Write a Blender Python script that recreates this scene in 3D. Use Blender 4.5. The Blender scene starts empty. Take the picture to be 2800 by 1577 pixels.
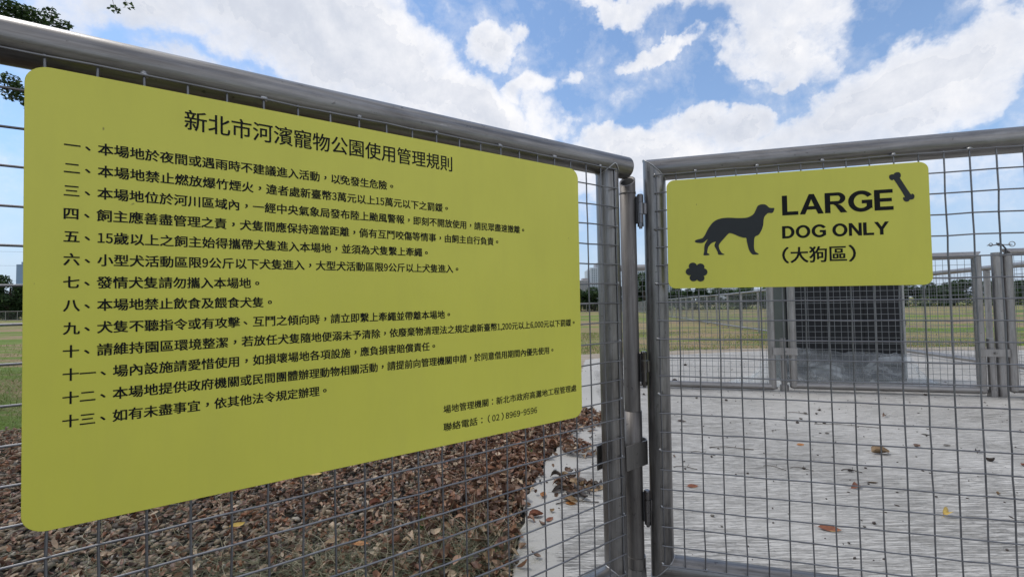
import bpy, math, random
import numpy as np
from mathutils import Matrix, Vector

scene = bpy.context.scene
C = scene.collection
PI = math.pi
H0 = 0.795                       # eye height above the ground under the camera

# ------------------------------------------------------------------ camera
cam_d = bpy.data.cameras.new('camera')
cam = bpy.data.objects.new('camera', cam_d)
C.objects.link(cam)
cam_d.sensor_width = 36.0
cam_d.lens = 36.0 * 1179.26 / 2800.0
cam_d.clip_start = 0.02
cam_d.clip_end = 6000
p_, r_ = math.radians(1.9), math.radians(0.841)
_right = Vector((math.cos(r_), math.sin(r_) * math.sin(p_), -math.sin(r_) * math.cos(p_)))
_down = Vector((-math.sin(r_), math.cos(r_) * math.sin(p_), -math.cos(r_) * math.cos(p_)))
_fwd = Vector((0, math.cos(p_), math.sin(p_)))
m = Matrix((( _right.x, -_down.x, -_fwd.x, 0), (_right.y, -_down.y, -_fwd.y, 0), (_right.z, -_down.z, -_fwd.z, H0), (0, 0, 0, 1)))
cam.matrix_world = m
scene.camera = cam

# ------------------------------------------------------------------ sky, sun, exposure
SUN_EL, SUN_AZ = math.radians(60), math.radians(-72)      # azimuth from +Y, clockwise seen from above
SKY_STRENGTH = 0.13
CLOUD_GAIN = 1.0
sun_d = bpy.data.lights.new('sun', 'SUN')
sun_d.energy = 1.4
sun_d.angle = math.radians(10)
sun_d.color = (1.0, 0.96, 0.9)
sun = bpy.data.objects.new('sun', sun_d)
C.objects.link(sun)
sd = Vector((math.sin(SUN_AZ) * math.cos(SUN_EL), math.cos(SUN_AZ) * math.cos(SUN_EL), math.sin(SUN_EL)))
sun.rotation_euler = (-sd).to_track_quat('-Z', 'Y').to_euler()
sun.location = (0, 0, 30)

vs = scene.view_settings
vs.view_transform = 'Standard'
vs.look = 'None'
vs.exposure = 0.0
vs.gamma = 1.0
vs.use_curve_mapping = False
scene.render.film_transparent = False
try:
    scene.cycles.max_bounces = 6
    scene.cycles.transparent_max_bounces = 24
except Exception:
    pass


class NT:
    """small helper for building node trees"""
    def __init__(self, tree):
        self.t = tree
        self.n = tree.nodes
        self.l = tree.links

    def put(self, sock, v):
        if v is None:
            return
        if isinstance(v, bpy.types.NodeSocket):
            self.l.new(v, sock)
        else:
            if isinstance(v, (tuple, list)) and len(v) == 3 and sock.type == 'RGBA':
                v = tuple(v) + (1,)
            sock.default_value = v

    def node(self, kind, **kw):
        nd = self.n.new(kind)
        for k, v in kw.items():
            setattr(nd, k, v)
        return nd

    def math(self, op, a, b=None, c=None, clamp=False):
        nd = self.node('ShaderNodeMath', operation=op, use_clamp=clamp)
        self.put(nd.inputs[0], a); self.put(nd.inputs[1], b); self.put(nd.inputs[2], c)
        return nd.outputs[0]

    def vmath(self, op, a, b=None):
        nd = self.node('ShaderNodeVectorMath', operation=op)
        self.put(nd.inputs[0], a); self.put(nd.inputs[1], b)
        return nd.outputs['Value'] if op in ('LENGTH', 'DOT_PRODUCT', 'DISTANCE') else nd.outputs[0]

    def mapping(self, vec, scale=(1, 1, 1), loc=(0, 0, 0), rot=(0, 0, 0)):
        nd = self.node('ShaderNodeMapping')
        self.put(nd.inputs['Vector'], vec)
        nd.inputs['Scale'].default_value = scale
        nd.inputs['Location'].default_value = loc
        nd.inputs['Rotation'].default_value = rot
        return nd.outputs[0]

    def noise(self, vec, scale, detail=4, rough=0.5, dist=0.0, out=0):
        nd = self.node('ShaderNodeTexNoise')
        self.put(nd.inputs['Vector'], vec)
        nd.inputs['Scale'].default_value = scale
        nd.inputs['Detail'].default_value = detail
        nd.inputs['Roughness'].default_value = rough
        nd.inputs['Distortion'].default_value = dist
        return nd.outputs[out]

    def ramp(self, fac, stops, interp='LINEAR'):
        nd = self.node('ShaderNodeValToRGB')
        cr = nd.color_ramp
        cr.interpolation = interp
        while len(cr.elements) < len(stops):
            cr.elements.new(0.5)
        for e, (p, c) in zip(cr.elements, stops):
            e.position = p
            e.color = (c, c, c, 1) if isinstance(c, (int, float)) else tuple(c) + (1,)
        self.put(nd.inputs[0], fac)
        return nd.outputs[0]

    def mix(self, fac, a, b, mode='MIX'):
        nd = self.node('ShaderNodeMix', data_type='RGBA', blend_type=mode)
        self.put(nd.inputs[0], fac); self.put(nd.inputs[6], a); self.put(nd.inputs[7], b)
        return nd.outputs[2]

    def bump(self, h, strength=0.5, dist=0.01, normal=None):
        nd = self.node('ShaderNodeBump')
        nd.inputs['Strength'].default_value = strength
        nd.inputs['Distance'].default_value = dist
        self.put(nd.inputs['Height'], h)
        if normal is not None:
            self.put(nd.inputs['Normal'], normal)
        return nd.outputs[0]


world = bpy.data.worlds.new('World')
scene.world = world
world.use_nodes = True
w = NT(world.node_tree)
w.n.clear()
sky = w.node('ShaderNodeTexSky', sky_type='NISHITA')
sky.sun_disc = False
sky.sun_elevation = SUN_EL
sky.sun_rotation = SUN_AZ
sky.altitude = 10
sky.air_density = 1.0
sky.dust_density = 0.8
sky.ozone_density = 1.8
# each row: azimuth, elevation of a cloud's heart, 2x2 matrix to its unit disc, weight
CLOUDS = [[-0.499, 0.545, 3.664, -0.712, 0.798, -10.172, 1.1], [-0.325, 0.529, 3.81, -2.067, -1.836, -7.631, 1.2], [-0.181, 0.443, 3.741, -2.041, -3.934, -11.673, 1.1], [-0.683, 0.483, 6.503, -0.463, 3.851, -16.821, 0.8], [-0.587, 0.412, 6.569, -1.258, 0.295, -26.613, 0.45], [-0.089, 0.404, 5.519, -1.2, -2.232, -16.712, 0.9], [0.022, 0.359, 9.715, -0.169, -0.46, -21.868, 0.7], [-0.356, 0.406, 5.289, -1.511, -2.881, -23.277, 0.8], [-0.026, 0.536, 12.803, 5.938, 5.272, -19.314, 0.8], [0.043, 0.554, 17.37, 26.305, 21.391, -25.655, 0.6], [0.11, 0.468, 13.589, 4.084, 4.482, -27.954, 0.6], [0.054, 0.443, 19.411, -0.384, -1.054, -31.134, 0.6], [0.13, 0.399, 16.434, -3.742, -3.179, -14.849, 0.45], [0.191, 0.486, 72.415, -18.008, -6.869, -29.081, 0.3], [0.248, 0.608, 6.761, -2.334, -11.269, -39.898, 0.8], [0.453, 0.566, 4.743, -0.714, -5.591, -18.356, 0.8], [0.538, 0.495, 4.679, -3.756, -14.587, -18.048, 0.7], [0.64, 0.483, 20.316, 9.287, 4.322, -17.66, 0.4], [0.363, 0.497, 16.833, 3.555, 0.358, -55.141, 0.6], [0.498, 0.463, 11.575, -5.47, -19.135, -33.302, 0.5], [0.789, 0.36, 7.052, 2.562, 4.954, -13.687, 1.05], [0.704, 0.336, 6.751, 2.687, 5.282, -13.587, 0.95], [0.855, 0.372, 12.583, 2.643, 0.939, -12.704, 0.9], [0.634, 0.298, 7.487, 1.986, 3.526, -18.604, 0.8], [0.579, 0.409, 22.193, 8.4, 14.653, -67.745, 0.5], [0.849, 0.424, 16.948, 5.833, 8.494, -30.532, 0.6], [0.837, 0.317, 12.028, 1.793, 0.453, -30.813, 0.6], [0.424, 0.345, 7.769, -0.235, -3.481, -21.898, 1.0], [0.273, 0.343, 8.367, -0.215, -2.311, -22.451, 0.95], [0.494, 0.34, 18.697, -0.597, -4.519, -24.45, 0.9], [0.303, 0.303, 4.923, -0.128, -1.721, -16.586, 0.9], [0.531, 0.279, 7.9, 0.384, -1.853, -24.1, 0.7], [0.173, 0.29, 7.522, -0.164, -1.33, -21.302, 0.6], [0.812, 0.276, 10.248, 2.465, 5.215, -21.291, 0.75], [0.722, 0.272, 10.478, 1.076, -0.722, -27.317, 0.6], [0.525, 0.493, 8.623, -4.199, -18.586, -31.266, 0.5], [-0.828, 0.396, 11.865, -2.132, 0.753, -27.332, 0.35], [0.801, 0.217, 6.061, 0.167, -5.066, -43.52, 0.3], [0.684, 0.192, 6.525, 0.236, -2.397, -38.818, 0.25], [-0.856, 0.42, 16.614, 0.303, 9.4, -22.946, 0.4], [0.746, 0.138, 13.597, 1.302, 5.781, -64.17, 0.3]]
geo = w.node('ShaderNodeTexCoord')
dirv = geo.outputs['Generated']
# direction lookups: azimuth and elevation
nrm = w.vmath('NORMALIZE', dirv)


def azel(vec):
    sep = w.node('ShaderNodeSeparateXYZ')
    w.l.new(vec, sep.inputs[0])
    x, y, z = sep.outputs
    return w.math('ARCTAN2', x, y), w.math('ARCSINE', z), z


def cloud_field(vec):
    az, el, z = azel(vec)
    # ragged lookups so that no outline is a smooth ellipse
    wob = w.noise(vec, 5.0, 6, 0.6, 0.0, 1)
    wsep = w.node('ShaderNodeSeparateColor'); w.l.new(wob, wsep.inputs[0])
    az2 = w.math('MULTIPLY_ADD', w.math('SUBTRACT', wsep.outputs[0], 0.5), 0.34, az)
    el2 = w.math('MULTIPLY_ADD', w.math('SUBTRACT', wsep.outputs[1], 0.5), 0.22, el)
    best = None
    for ca, ce, a, b, c, d, wt in CLOUDS:
        da = w.math('SUBTRACT', az2, ca)
        de = w.math('SUBTRACT', el2, ce)
        u = w.math('MULTIPLY_ADD', de, b, w.math('MULTIPLY', da, a))
        v = w.math('MULTIPLY_ADD', de, d, w.math('MULTIPLY', da, c))
        r2 = w.math('MULTIPLY_ADD', v, v, w.math('MULTIPLY', u, u))
        q = w.math('MULTIPLY', w.math('SUBTRACT', 1.0, r2), wt)
        best = q if best is None else w.math('SMOOTH_MAX', best, q, 0.35)
    # the rest of the sky carries the same kind of broken cloud
    elsewhere = w.ramp(w.noise(vec, 2.1, 3, 0.5), [(0.40, 0.0), (0.62, 1.0)])
    elsewhere = w.math('MULTIPLY', elsewhere, 1.1)
    front = w.vmath('DOT_PRODUCT', vec, (0.0, 0.966, 0.258))
    inview = w.ramp(front, [(0.50, 0.0), (0.64, 1.0)])
    best = w.math('MAXIMUM', best, 0.0)
    mx = w.node('ShaderNodeMix', data_type='FLOAT')
    w.put(mx.inputs[0], inview); w.put(mx.inputs[2], elsewhere); w.put(mx.inputs[3], best)
    return mx.outputs[0], z


field, zc = cloud_field(nrm)
n1 = w.noise(nrm, 7.0, 12, 0.62, 0.15)
n2 = w.noise(nrm, 30.0, 8, 0.62, 0.2)
dens = w.math('ADD', w.math('ADD', field, 0.14), w.math('MULTIPLY', w.math('SUBTRACT', n1, 0.5), 1.75))
dens = w.math('ADD', dens, w.math('MULTIPLY', w.math('SUBTRACT', n2, 0.5), 0.62))
alpha = w.ramp(dens, [(0.0, 0.0), (0.22, 0.22), (0.42, 0.66), (0.62, 0.9), (0.95, 1.0)])
# relief inside the clouds: the density seen a little towards the light
nsh = w.noise(w.vmath('ADD', nrm, (0.012, 0.0, 0.03)), 7.0, 12, 0.62, 0.15)
lit = w.math('MULTIPLY', w.math('SUBTRACT', n1, nsh), 1.3)
deep = w.ramp(dens, [(0.35, 0.0), (1.0, 0.7), (1.6, 1.0)])
sh = w.math('ADD', w.math('SUBTRACT', 0.97, w.math('MULTIPLY', deep, 0.36)), lit)
sh = w.math('MULTIPLY_ADD', w.math('SUBTRACT', w.noise(nrm, 3.2, 6, 0.5), 0.5), 0.8, sh, clamp=True)
# the body of the big cloud on the left is thick and grey-lilac, the underside of the right one faintly so
az_, el_, _z = azel(nrm)
for ca, ce, ra, re_, amt in ((-0.70, 0.42, 0.28, 0.14, 0.30), (-0.42, 0.34, 0.20, 0.05, 0.12), (0.66, 0.34, 0.22, 0.06, 0.14)):
    u_ = w.math('DIVIDE', w.math('SUBTRACT', az_, ca), ra); v_ = w.math('DIVIDE', w.math('SUBTRACT', el_, ce), re_)
    r2_ = w.math('ADD', w.math('MULTIPLY', u_, u_), w.math('MULTIPLY', v_, v_))
    sh = w.math('SUBTRACT', sh, w.math('MULTIPLY', w.math('EXPONENT', w.math('MULTIPLY', r2_, -1.0)), amt), clamp=True)
ccol = w.ramp(sh, [(0.0, (0.58, 0.62, 0.72)), (0.45, (0.68, 0.72, 0.81)), (0.75, (0.84, 0.86, 0.92)), (1.0, (1.03, 1.02, 1.03))])
ccol = w.vmath('SCALE', ccol, None)
ccol.node.inputs['Scale'].default_value = CLOUD_GAIN / SKY_STRENGTH
# near the horizon the clouds melt into pale haze
hz = w.ramp(zc, [(0.0, 0.92), (0.10, 0.68), (0.26, 0.28), (0.50, 0.17), (1.0, 0.10)])
blue = w.node('ShaderNodeVectorMath', operation='MULTIPLY')
w.l.new(sky.outputs[0], blue.inputs[0]); blue.inputs[1].default_value = (0.98, 1.24, 1.42)
hcol = w.vmath('SCALE', (0.54, 0.64, 0.82), None)
hcol.node.inputs['Scale'].default_value = 1.0 / SKY_STRENGTH
base = w.mix(hz, blue.outputs[0], hcol)
alpha2 = w.math('MULTIPLY', alpha, w.ramp(zc, [(0.0, 0.15), (0.16, 0.55), (0.30, 1.0)]))
final = w.mix(alpha2, base, ccol)
bg = w.node('ShaderNodeBackground')
w.l.new(final, bg.inputs[0])
bg.inputs[1].default_value = SKY_STRENGTH
out = w.node('ShaderNodeOutputWorld')
w.l.new(bg.outputs[0], out.inputs[0])


# ================================================================== helpers
def obj(name, mesh, mat=None, parent=None, mw=None):
    o = bpy.data.objects.new(name, mesh)
    C.objects.link(o)
    if mat is not None and mesh is not None and len(mesh.materials) == 0:
        mesh.materials.append(mat)
    if parent is not None:
        o.parent = parent
    if mw is not None:
        o.matrix_basis = mw
    return o


def tag(o, label=None, cat=None, group=None, kind=None):
    if label: o['label'] = label
    if cat: o['category'] = cat
    if group: o['group'] = group
    if kind: o['kind'] = kind
    return o


def thing(name, label, cat, mw=None, group=None):
    o = bpy.data.objects.new(name, None)
    o.empty_display_size = 0.1
    C.objects.link(o)
    if mw is not None:
        o.matrix_basis = mw
    return tag(o, label, cat, group)


def mesh_from(name, V, F, smooth=False):
    """V (n,3) array, F either an (m,k) array or a list of index lists"""
    me = bpy.data.meshes.new(name)
    V = np.asarray(V, dtype=np.float32)
    if isinstance(F, np.ndarray):
        m_, k_ = F.shape
        me.vertices.add(len(V)); me.vertices.foreach_set('co', V.ravel())
        me.loops.add(m_ * k_); me.loops.foreach_set('vertex_index', F.astype(np.int32).ravel())
        me.polygons.add(m_)
        me.polygons.foreach_set('loop_start', np.arange(0, m_ * k_, k_, dtype=np.int32))
        me.polygons.foreach_set('loop_total', np.full(m_, k_, dtype=np.int32))
        me.update(calc_edges=True)
    else:
        me.from_pydata([tuple(v) for v in V], [], F)
        me.update()
    if smooth:
        me.polygons.foreach_set('use_smooth', np.ones(len(me.polygons), dtype=bool))
    return me


class MB:
    """collects boxes and tubes into one mesh"""
    def __init__(self):
        self.v, self.f, self.s = [], [], []

    def add(self, V, F, smooth=False):
        b = len(self.v)
        self.v += [tuple(v) for v in V]
        self.f += [[i + b for i in f] for f in F]
        self.s += [smooth] * len(F)
        return self

    def box(self, lo, hi, bev=0.0):
        x0, y0, z0 = lo; x1, y1, z1 = hi
        if bev <= 0:
            V = [(x0, y0, z0), (x1, y0, z0), (x1, y1, z0), (x0, y1, z0), (x0, y0, z1), (x1, y0, z1), (x1, y1, z1), (x0, y1, z1)]
            return self.add(V, [[3, 2, 1, 0], [4, 5, 6, 7], [0, 1, 5, 4], [1, 2, 6, 5], [2, 3, 7, 6], [3, 0, 4, 7]])
        b = bev
        V = []
        for z in (z0, z1):
            for (x, y) in ((x0, y0), (x1, y0), (x1, y1), (x0, y1)):
                sx = 1 if x == x0 else -1; sy = 1 if y == y0 else -1; sz = 1 if z == z0 else -1
                V += [(x + sx * b, y + sy * b, z), (x + sx * b, y, z + sz * b), (x, y + sy * b, z + sz * b)]
        # corner c: 3c = z-face, 3c+1 = y-face, 3c+2 = x-face
        F = [[9, 6, 3, 0], [12, 15, 18, 21], [1, 4, 16, 13], [7, 10, 22, 19], [5, 8, 20, 17], [11, 2, 14, 23]]
        for c in range(8):
            F.append([3 * c, 3 * c + 1, 3 * c + 2] if c in (1, 3, 4, 6) else [3 * c + 2, 3 * c + 1, 3 * c])
        F += [[0, 3, 4, 1], [3, 6, 8, 5], [6, 9, 10, 7], [9, 0, 2, 11],
              [13, 16, 15, 12], [17, 20, 18, 15], [19, 22, 21, 18], [23, 14, 12, 21],
              [1, 13, 14, 2], [5, 17, 16, 4], [7, 19, 20, 8], [11, 23, 22, 10]]
        return self.add(V, F)

    def tube(self, p0, p1, r0, r1=None, n=12, caps=True, smooth=True):
        r1 = r0 if r1 is None else r1
        p0 = Vector(p0); p1 = Vector(p1)
        d = (p1 - p0).normalized()
        a = d.orthogonal().normalized(); b = d.cross(a)
        V = []
        for p, r in ((p0, r0), (p1, r1)):
            for k in range(n):
                t = 2 * PI * k / n
                V.append(p + a * (r * math.cos(t)) + b * (r * math.sin(t)))
        self.add(V, [[k, (k + 1) % n, n + (k + 1) % n, n + k] for k in range(n)], smooth)
        if caps:
            self.add([V[k] for k in range(n)][::-1], [list(range(n))])
            self.add([V[n + k] for k in range(n)], [list(range(n))])
        return self

    def path(self, pts, r, n=8, caps=True):
        """round bar along a polyline"""
        pts = [Vector(p) for p in pts]
        rings = []
        prev = None
        for i, p in enumerate(pts):
            d = (pts[min(i + 1, len(pts) - 1)] - pts[max(i - 1, 0)]).normalized()
            a = d.orthogonal().normalized() if prev is None else (prev - d * prev.dot(d)).normalized()
            prev = a
            b = d.cross(a)
            rr = r[i] if isinstance(r, (list, tuple)) else r
            rings.append([p + a * (rr * math.cos(2 * PI * k / n)) + b * (rr * math.sin(2 * PI * k / n)) for k in range(n)])
        V = [v for g in rings for v in g]
        F = [[i * n + k, i * n + (k + 1) % n, (i + 1) * n + (k + 1) % n, (i + 1) * n + k] for i in range(len(pts) - 1) for k in range(n)]
        self.add(V, F, True)
        if caps:
            self.add(rings[0][::-1], [list(range(n))]); self.add(rings[-1], [list(range(n))])
        return self

    def blob(self, c, r, sq=(1, 1, 1), rng=None, n=8, m=5, jit=0.0):
        V = [(c[0], c[1], c[2] - r * sq[2])]
        for i in range(1, m):
            ph = -PI / 2 + PI * i / m
            for k in range(n):
                t = 2 * PI * k / n
                q = 1 + (rng.uniform(-jit, jit) if rng else 0)
                V.append((c[0] + r * q * sq[0] * math.cos(ph) * math.cos(t), c[1] + r * q * sq[1] * math.cos(ph) * math.sin(t), c[2] + r * q * sq[2] * math.sin(ph)))
        V.append((c[0], c[1], c[2] + r * sq[2]))
        F = [[0, 1 + (k + 1) % n, 1 + k] for k in range(n)]
        for i in range(m - 2):
            a = 1 + i * n
            F += [[a + k, a + (k + 1) % n, a + n + (k + 1) % n, a + n + k] for k in range(n)]
        a = 1 + (m - 2) * n
        F += [[a + k, a + (k + 1) % n, len(V) - 1] for k in range(n)]
        return self.add(V, F, True)

    def mesh(self, name):
        me = bpy.data.meshes.new(name)
        me.from_pydata([tuple(v) for v in self.v], [], self.f)
        me.polygons.foreach_set('use_smooth', self.s)
        me.update()
        return me

    def build(self, name, mat, parent=None, mw=None):
        return obj(name, self.mesh(name), mat, parent, mw)


def scatter(name, TV, TF, loc, R, S, smooth=False):
    """many copies of one small shape joined as ONE mesh. TV (k,3), TF (m,c), loc (n,3), R (n,3,3), S (n,3)"""
    n, k = len(loc), len(TV)
    if TV.ndim == 2:
        P = TV[None, :, :] * S[:, None, :]
    else:
        P = TV * S[:, None, :]
        k = TV.shape[1]
    P = np.einsum('nij,nkj->nki', R, P) + loc[:, None, :]
    F = TF[None, :, :] + (np.arange(n) * k)[:, None, None]
    return mesh_from(name, P.reshape(-1, 3), F.reshape(-1, TF.shape[1]), smooth)


def rots(n, rng, tilt=0.5):
    """random heading, random lean"""
    a = rng.uniform(0, 2 * PI, n); t = rng.normal(0, tilt, n); b = rng.uniform(0, 2 * PI, n)
    ca, sa, ct, st, cb, sb = np.cos(a), np.sin(a), np.cos(t), np.sin(t), np.cos(b), np.sin(b)
    z = np.zeros(n); o = np.ones(n)
    Rz = np.stack([ca, -sa, z, sa, ca, z, z, z, o], 1).reshape(n, 3, 3)
    Rx = np.stack([o, z, z, z, ct, -st, z, st, ct], 1).reshape(n, 3, 3)
    Rb = np.stack([cb, -sb, z, sb, cb, z, z, z, o], 1).reshape(n, 3, 3)
    return Rb @ Rx @ Rz


def gz(y):
    """height of the ground: it falls gently away from the gate"""
    if y <= 15: return -0.0135 * y
    if y <= 55: return -0.2025 - 0.0090 * (y - 15)
    return -0.5625


def gzv(y):
    return np.where(y <= 15, -0.0135 * y, np.where(y <= 55, -0.2025 - 0.009 * (y - 15), -0.5625))


# ================================================================== materials
def new_mat(name):
    mt = bpy.data.materials.new(name)
    mt.use_nodes = True
    t = NT(mt.node_tree)
    b = t.n['Principled BSDF']
    return mt, t, b


def coords(t, kind='Object'):
    return t.node('ShaderNodeTexCoord').outputs[kind]


def simple(name, col, rough=0.6, metal=0.0, var=0.12, scale=20, bump=0.0):
    mt, t, b = new_mat(name)
    co = coords(t)
    n = t.noise(co, scale, 5, 0.6)
    lo = tuple(c * (1 - var) for c in col); hi = tuple(min(1, c * (1 + var)) for c in col)
    t.l.new(t.ramp(n, [(0.3, lo), (0.7, hi)]), b.inputs['Base Color'])
    b.inputs['Roughness'].default_value = rough
    b.inputs['Metallic'].default_value = metal
    if bump:
        t.l.new(t.bump(n, bump, 0.01), b.inputs['Normal'])
    return mt


def metal_mat(name, lo, hi, rough=(0.34, 0.55), metal=0.9, along='Z'):
    """mill-finish steel pipe, drawn along its own Z: long streaks, dull blotches, rubbed marks"""
    mt, t, b = new_mat(name)
    co = coords(t)
    oi = t.node('ShaderNodeObjectInfo')
    sh = t.node('ShaderNodeVectorMath', operation='ADD')
    t.l.new(co, sh.inputs[0])
    rs = t.node('ShaderNodeCombineXYZ'); t.l.new(t.math('MULTIPLY', oi.outputs['Random'], 7.0), rs.inputs[2])
    t.l.new(rs.outputs[0], sh.inputs[1])
    co = sh.outputs[0]
    streak = t.noise(t.mapping(co, (1, 1, 0.045)), 170, 5, 0.65)
    blotch = t.noise(t.mapping(co, (1, 1, 0.35)), 16, 6, 0.65, 0.6)
    fine = t.noise(co, 420, 3, 0.6)
    f = t.math('ADD', t.math('MULTIPLY', streak, 0.5), t.math('MULTIPLY', blotch, 0.5))
    col = t.ramp(f, [(0.34, lo), (0.66, hi)])
    spots = t.ramp(t.noise(co, 75, 3, 0.5), [(0.27, 1.0), (0.32, 0.0)])
    col = t.mix(t.math('MULTIPLY', spots, 0.55), col, (0.06, 0.055, 0.05))
    rub = t.ramp(t.noise(t.mapping(co, (1, 1, 0.10)), 34, 7, 0.75, 0.4), [(0.63, 0.0), (0.70, 1.0)])
    col = t.mix(t.math('MULTIPLY', rub, 0.5), col, (0.62, 0.62, 0.62))
    t.l.new(col, b.inputs['Base Color'])
    b.inputs['Metallic'].default_value = metal
    t.l.new(t.ramp(t.math('ADD', t.math('MULTIPLY', blotch, 0.7), t.math('MULTIPLY', fine, 0.3)), [(0.3, rough[0]), (0.7, rough[1])]), b.inputs['Roughness'])
    t.l.new(t.bump(t.math('ADD', t.math('MULTIPLY', streak, 0.6), t.math('MULTIPLY', fine, 0.4)), 0.12, 0.001), b.inputs['Normal'])
    return mt


M = {}
M['pipe'] = metal_mat('steel_pipe', (0.13, 0.122, 0.117), (0.34, 0.33, 0.322), (0.28, 0.48), 0.92)
M['wire'] = metal_mat('steel_wire', (0.13, 0.13, 0.138), (0.28, 0.28, 0.29), (0.34, 0.50), 0.8)
M['pivot'] = metal_mat('pivot_steel', (0.11, 0.10, 0.094), (0.25, 0.235, 0.222), (0.46, 0.62), 0.85)
M['plate'] = metal_mat('clamp_steel', (0.20, 0.19, 0.18), (0.32, 0.305, 0.29), (0.36, 0.5))
M['hinge'] = metal_mat('hinge_steel', (0.09, 0.086, 0.086), (0.22, 0.21, 0.21), (0.10, 0.2))
M['weld'] = metal_mat('weld_steel', (0.30, 0.30, 0.30), (0.55, 0.55, 0.55), (0.3, 0.5))
M['far_pipe'] = metal_mat('far_pipe_steel', (0.25, 0.235, 0.225), (0.43, 0.41, 0.395), (0.32, 0.5), 0.85)
M['far_wire'] = simple('far_wire_zinc', (0.24, 0.25, 0.255), 0.5, 0.5, 0.1)
M['dark_inside'] = simple('pipe_inside_shade', (0.02, 0.02, 0.02), 0.8)  # near-black tone standing in for the shade inside an open pipe
M['rubber'] = simple('black_strap', (0.015, 0.015, 0.016), 0.5)


def sign_mat():
    mt, t, b = new_mat('lime_sign_face')
    co = coords(t)
    n = t.noise(co, 3.0, 4, 0.6)
    col = t.ramp(n, [(0.3, (0.655, 0.635, 0.084)), (0.7, (0.705, 0.680, 0.094))])
    # dust specks and rain marks
    sp = t.ramp(t.noise(t.mapping(co, (1, 1, 0.6)), 62, 2, 0.4), [(0.205, 1.0), (0.225, 0.0)])
    grime = t.ramp(t.noise(t.mapping(co, (3.0, 3.0, 0.6)), 6, 7, 0.7), [(0.45, 0.0), (0.85, 1.0)])
    col = t.mix(t.math('MULTIPLY', grime, 0.12), col, (0.36, 0.33, 0.12))
    col = t.mix(t.math('MULTIPLY', sp, 0.7), col, (0.16, 0.13, 0.04))
    t.l.new(col, b.inputs['Base Color'])
    t.l.new(t.ramp(grime, [(0.0, 0.34), (1.0, 0.5)]), b.inputs['Roughness'])
    b.inputs['Specular IOR Level'].default_value = 0.42
    t.l.new(t.bump(t.noise(co, 500, 3, 0.6), 0.05, 0.0005), b.inputs['Normal'])
    return mt


M['sign'] = sign_mat()
M['ink'] = simple('black_sign_print', (0.006, 0.007, 0.007), 0.6, 0, 0.15, 60)
for _m in ('ink',):
    M[_m].node_tree.nodes['Principled BSDF'].inputs['Specular IOR Level'].default_value = 0.2
M['ink_grey'] = simple('charcoal_sign_print', (0.011, 0.015, 0.017), 0.55, 0, 0.12, 40)


def random_tone(name, stops, rough=0.75, nscale=60, namt=0.25, spec=0.3, trans=0.0, bump=0.0):
    """one tone per separate piece"""
    mt, t, b = new_mat(name)
    g = t.node('ShaderNodeNewGeometry')
    col = t.ramp(g.outputs['Random Per Island'], stops)
    n = t.noise(coords(t), nscale, 4, 0.6)
    v = t.math('MULTIPLY_ADD', t.math('SUBTRACT', n, 0.5), namt * 2, 1.0)
    sc = t.node('ShaderNodeVectorMath', operation='SCALE')
    t.l.new(col, sc.inputs[0]); t.l.new(v, sc.inputs['Scale'])
    t.l.new(sc.outputs[0], b.inputs['Base Color'])
    b.inputs['Roughness'].default_value = rough
    b.inputs['Specular IOR Level'].default_value = spec
    if bump:
        t.l.new(t.bump(n, bump, 0.003), b.inputs['Normal'])
    if trans:
        tr = t.node('ShaderNodeBsdfTranslucent'); t.l.new(sc.outputs[0], tr.inputs[0])
        mx = t.node('ShaderNodeMixShader'); mx.inputs[0].default_value = trans
        t.l.new(b.outputs[0], mx.inputs[1]); t.l.new(tr.outputs[0], mx.inputs[2])
        t.l.new(mx.outputs[0], t.n['Material Output'].inputs[0])
    return mt


M['pebble'] = random_tone('river_pebble', [(0.0, (0.08, 0.07, 0.06)), (0.22, (0.20, 0.165, 0.125)), (0.42, (0.32, 0.235, 0.15)), (0.6, (0.12, 0.105, 0.095)), (0.78, (0.38, 0.28, 0.185)), (0.9, (0.38, 0.35, 0.30)), (1.0, (0.29, 0.17, 0.11))], 0.72, 120, 0.3)
M['dead_leaf'] = random_tone('dead_leaf', [(0.0, (0.055, 0.034, 0.025)), (0.2, (0.15, 0.078, 0.050)), (0.42, (0.30, 0.155, 0.095)), (0.56, (0.16, 0.105, 0.078)), (0.70, (0.38, 0.25, 0.165)), (0.80, (0.30, 0.125, 0.06)), (0.88, (0.46, 0.34, 0.23)), (1.0, (0.58, 0.46, 0.33))], 0.5, 90, 0.35, 0.4, 0.12)
M['dry_grass'] = random_tone('dry_grass', [(0.0, (0.075, 0.08, 0.045)), (0.35, (0.15, 0.15, 0.085)), (0.70, (0.11, 0.12, 0.065)), (0.88, (0.30, 0.27, 0.17)), (1.0, (0.50, 0.46, 0.34))], 0.7, 30, 0.1, 0.3, 0.15)
M['turf_blade'] = random_tone('turf_blade', [(0.0, (0.10, 0.17, 0.025)), (0.35, (0.17, 0.26, 0.045)), (0.62, (0.13, 0.21, 0.03)), (0.85, (0.24, 0.25, 0.09)), (1.0, (0.40, 0.34, 0.20))], 0.65, 20, 0.1, 0.3, 0.25)
M['green_blade'] = random_tone('green_blade', [(0.0, (0.06, 0.16, 0.02)), (1.0, (0.14, 0.26, 0.05))], 0.5, 20, 0.1, 0.4, 0.3)
M['tree_leaf'] = random_tone('tree_leaf', [(0.0, (0.025, 0.048, 0.018)), (0.5, (0.050, 0.095, 0.030)), (0.85, (0.085, 0.15, 0.045)), (1.0, (0.15, 0.21, 0.07))], 0.45, 20, 0.1, 0.5, 0.3)
M['far_leaf_dark'] = random_tone('far_leaf_dark', [(0.0, (0.022, 0.045, 0.020)), (0.6, (0.045, 0.085, 0.030)), (1.0, (0.085, 0.14, 0.045))], 0.6, 5, 0.1, 0.3, 0.2)
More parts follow.
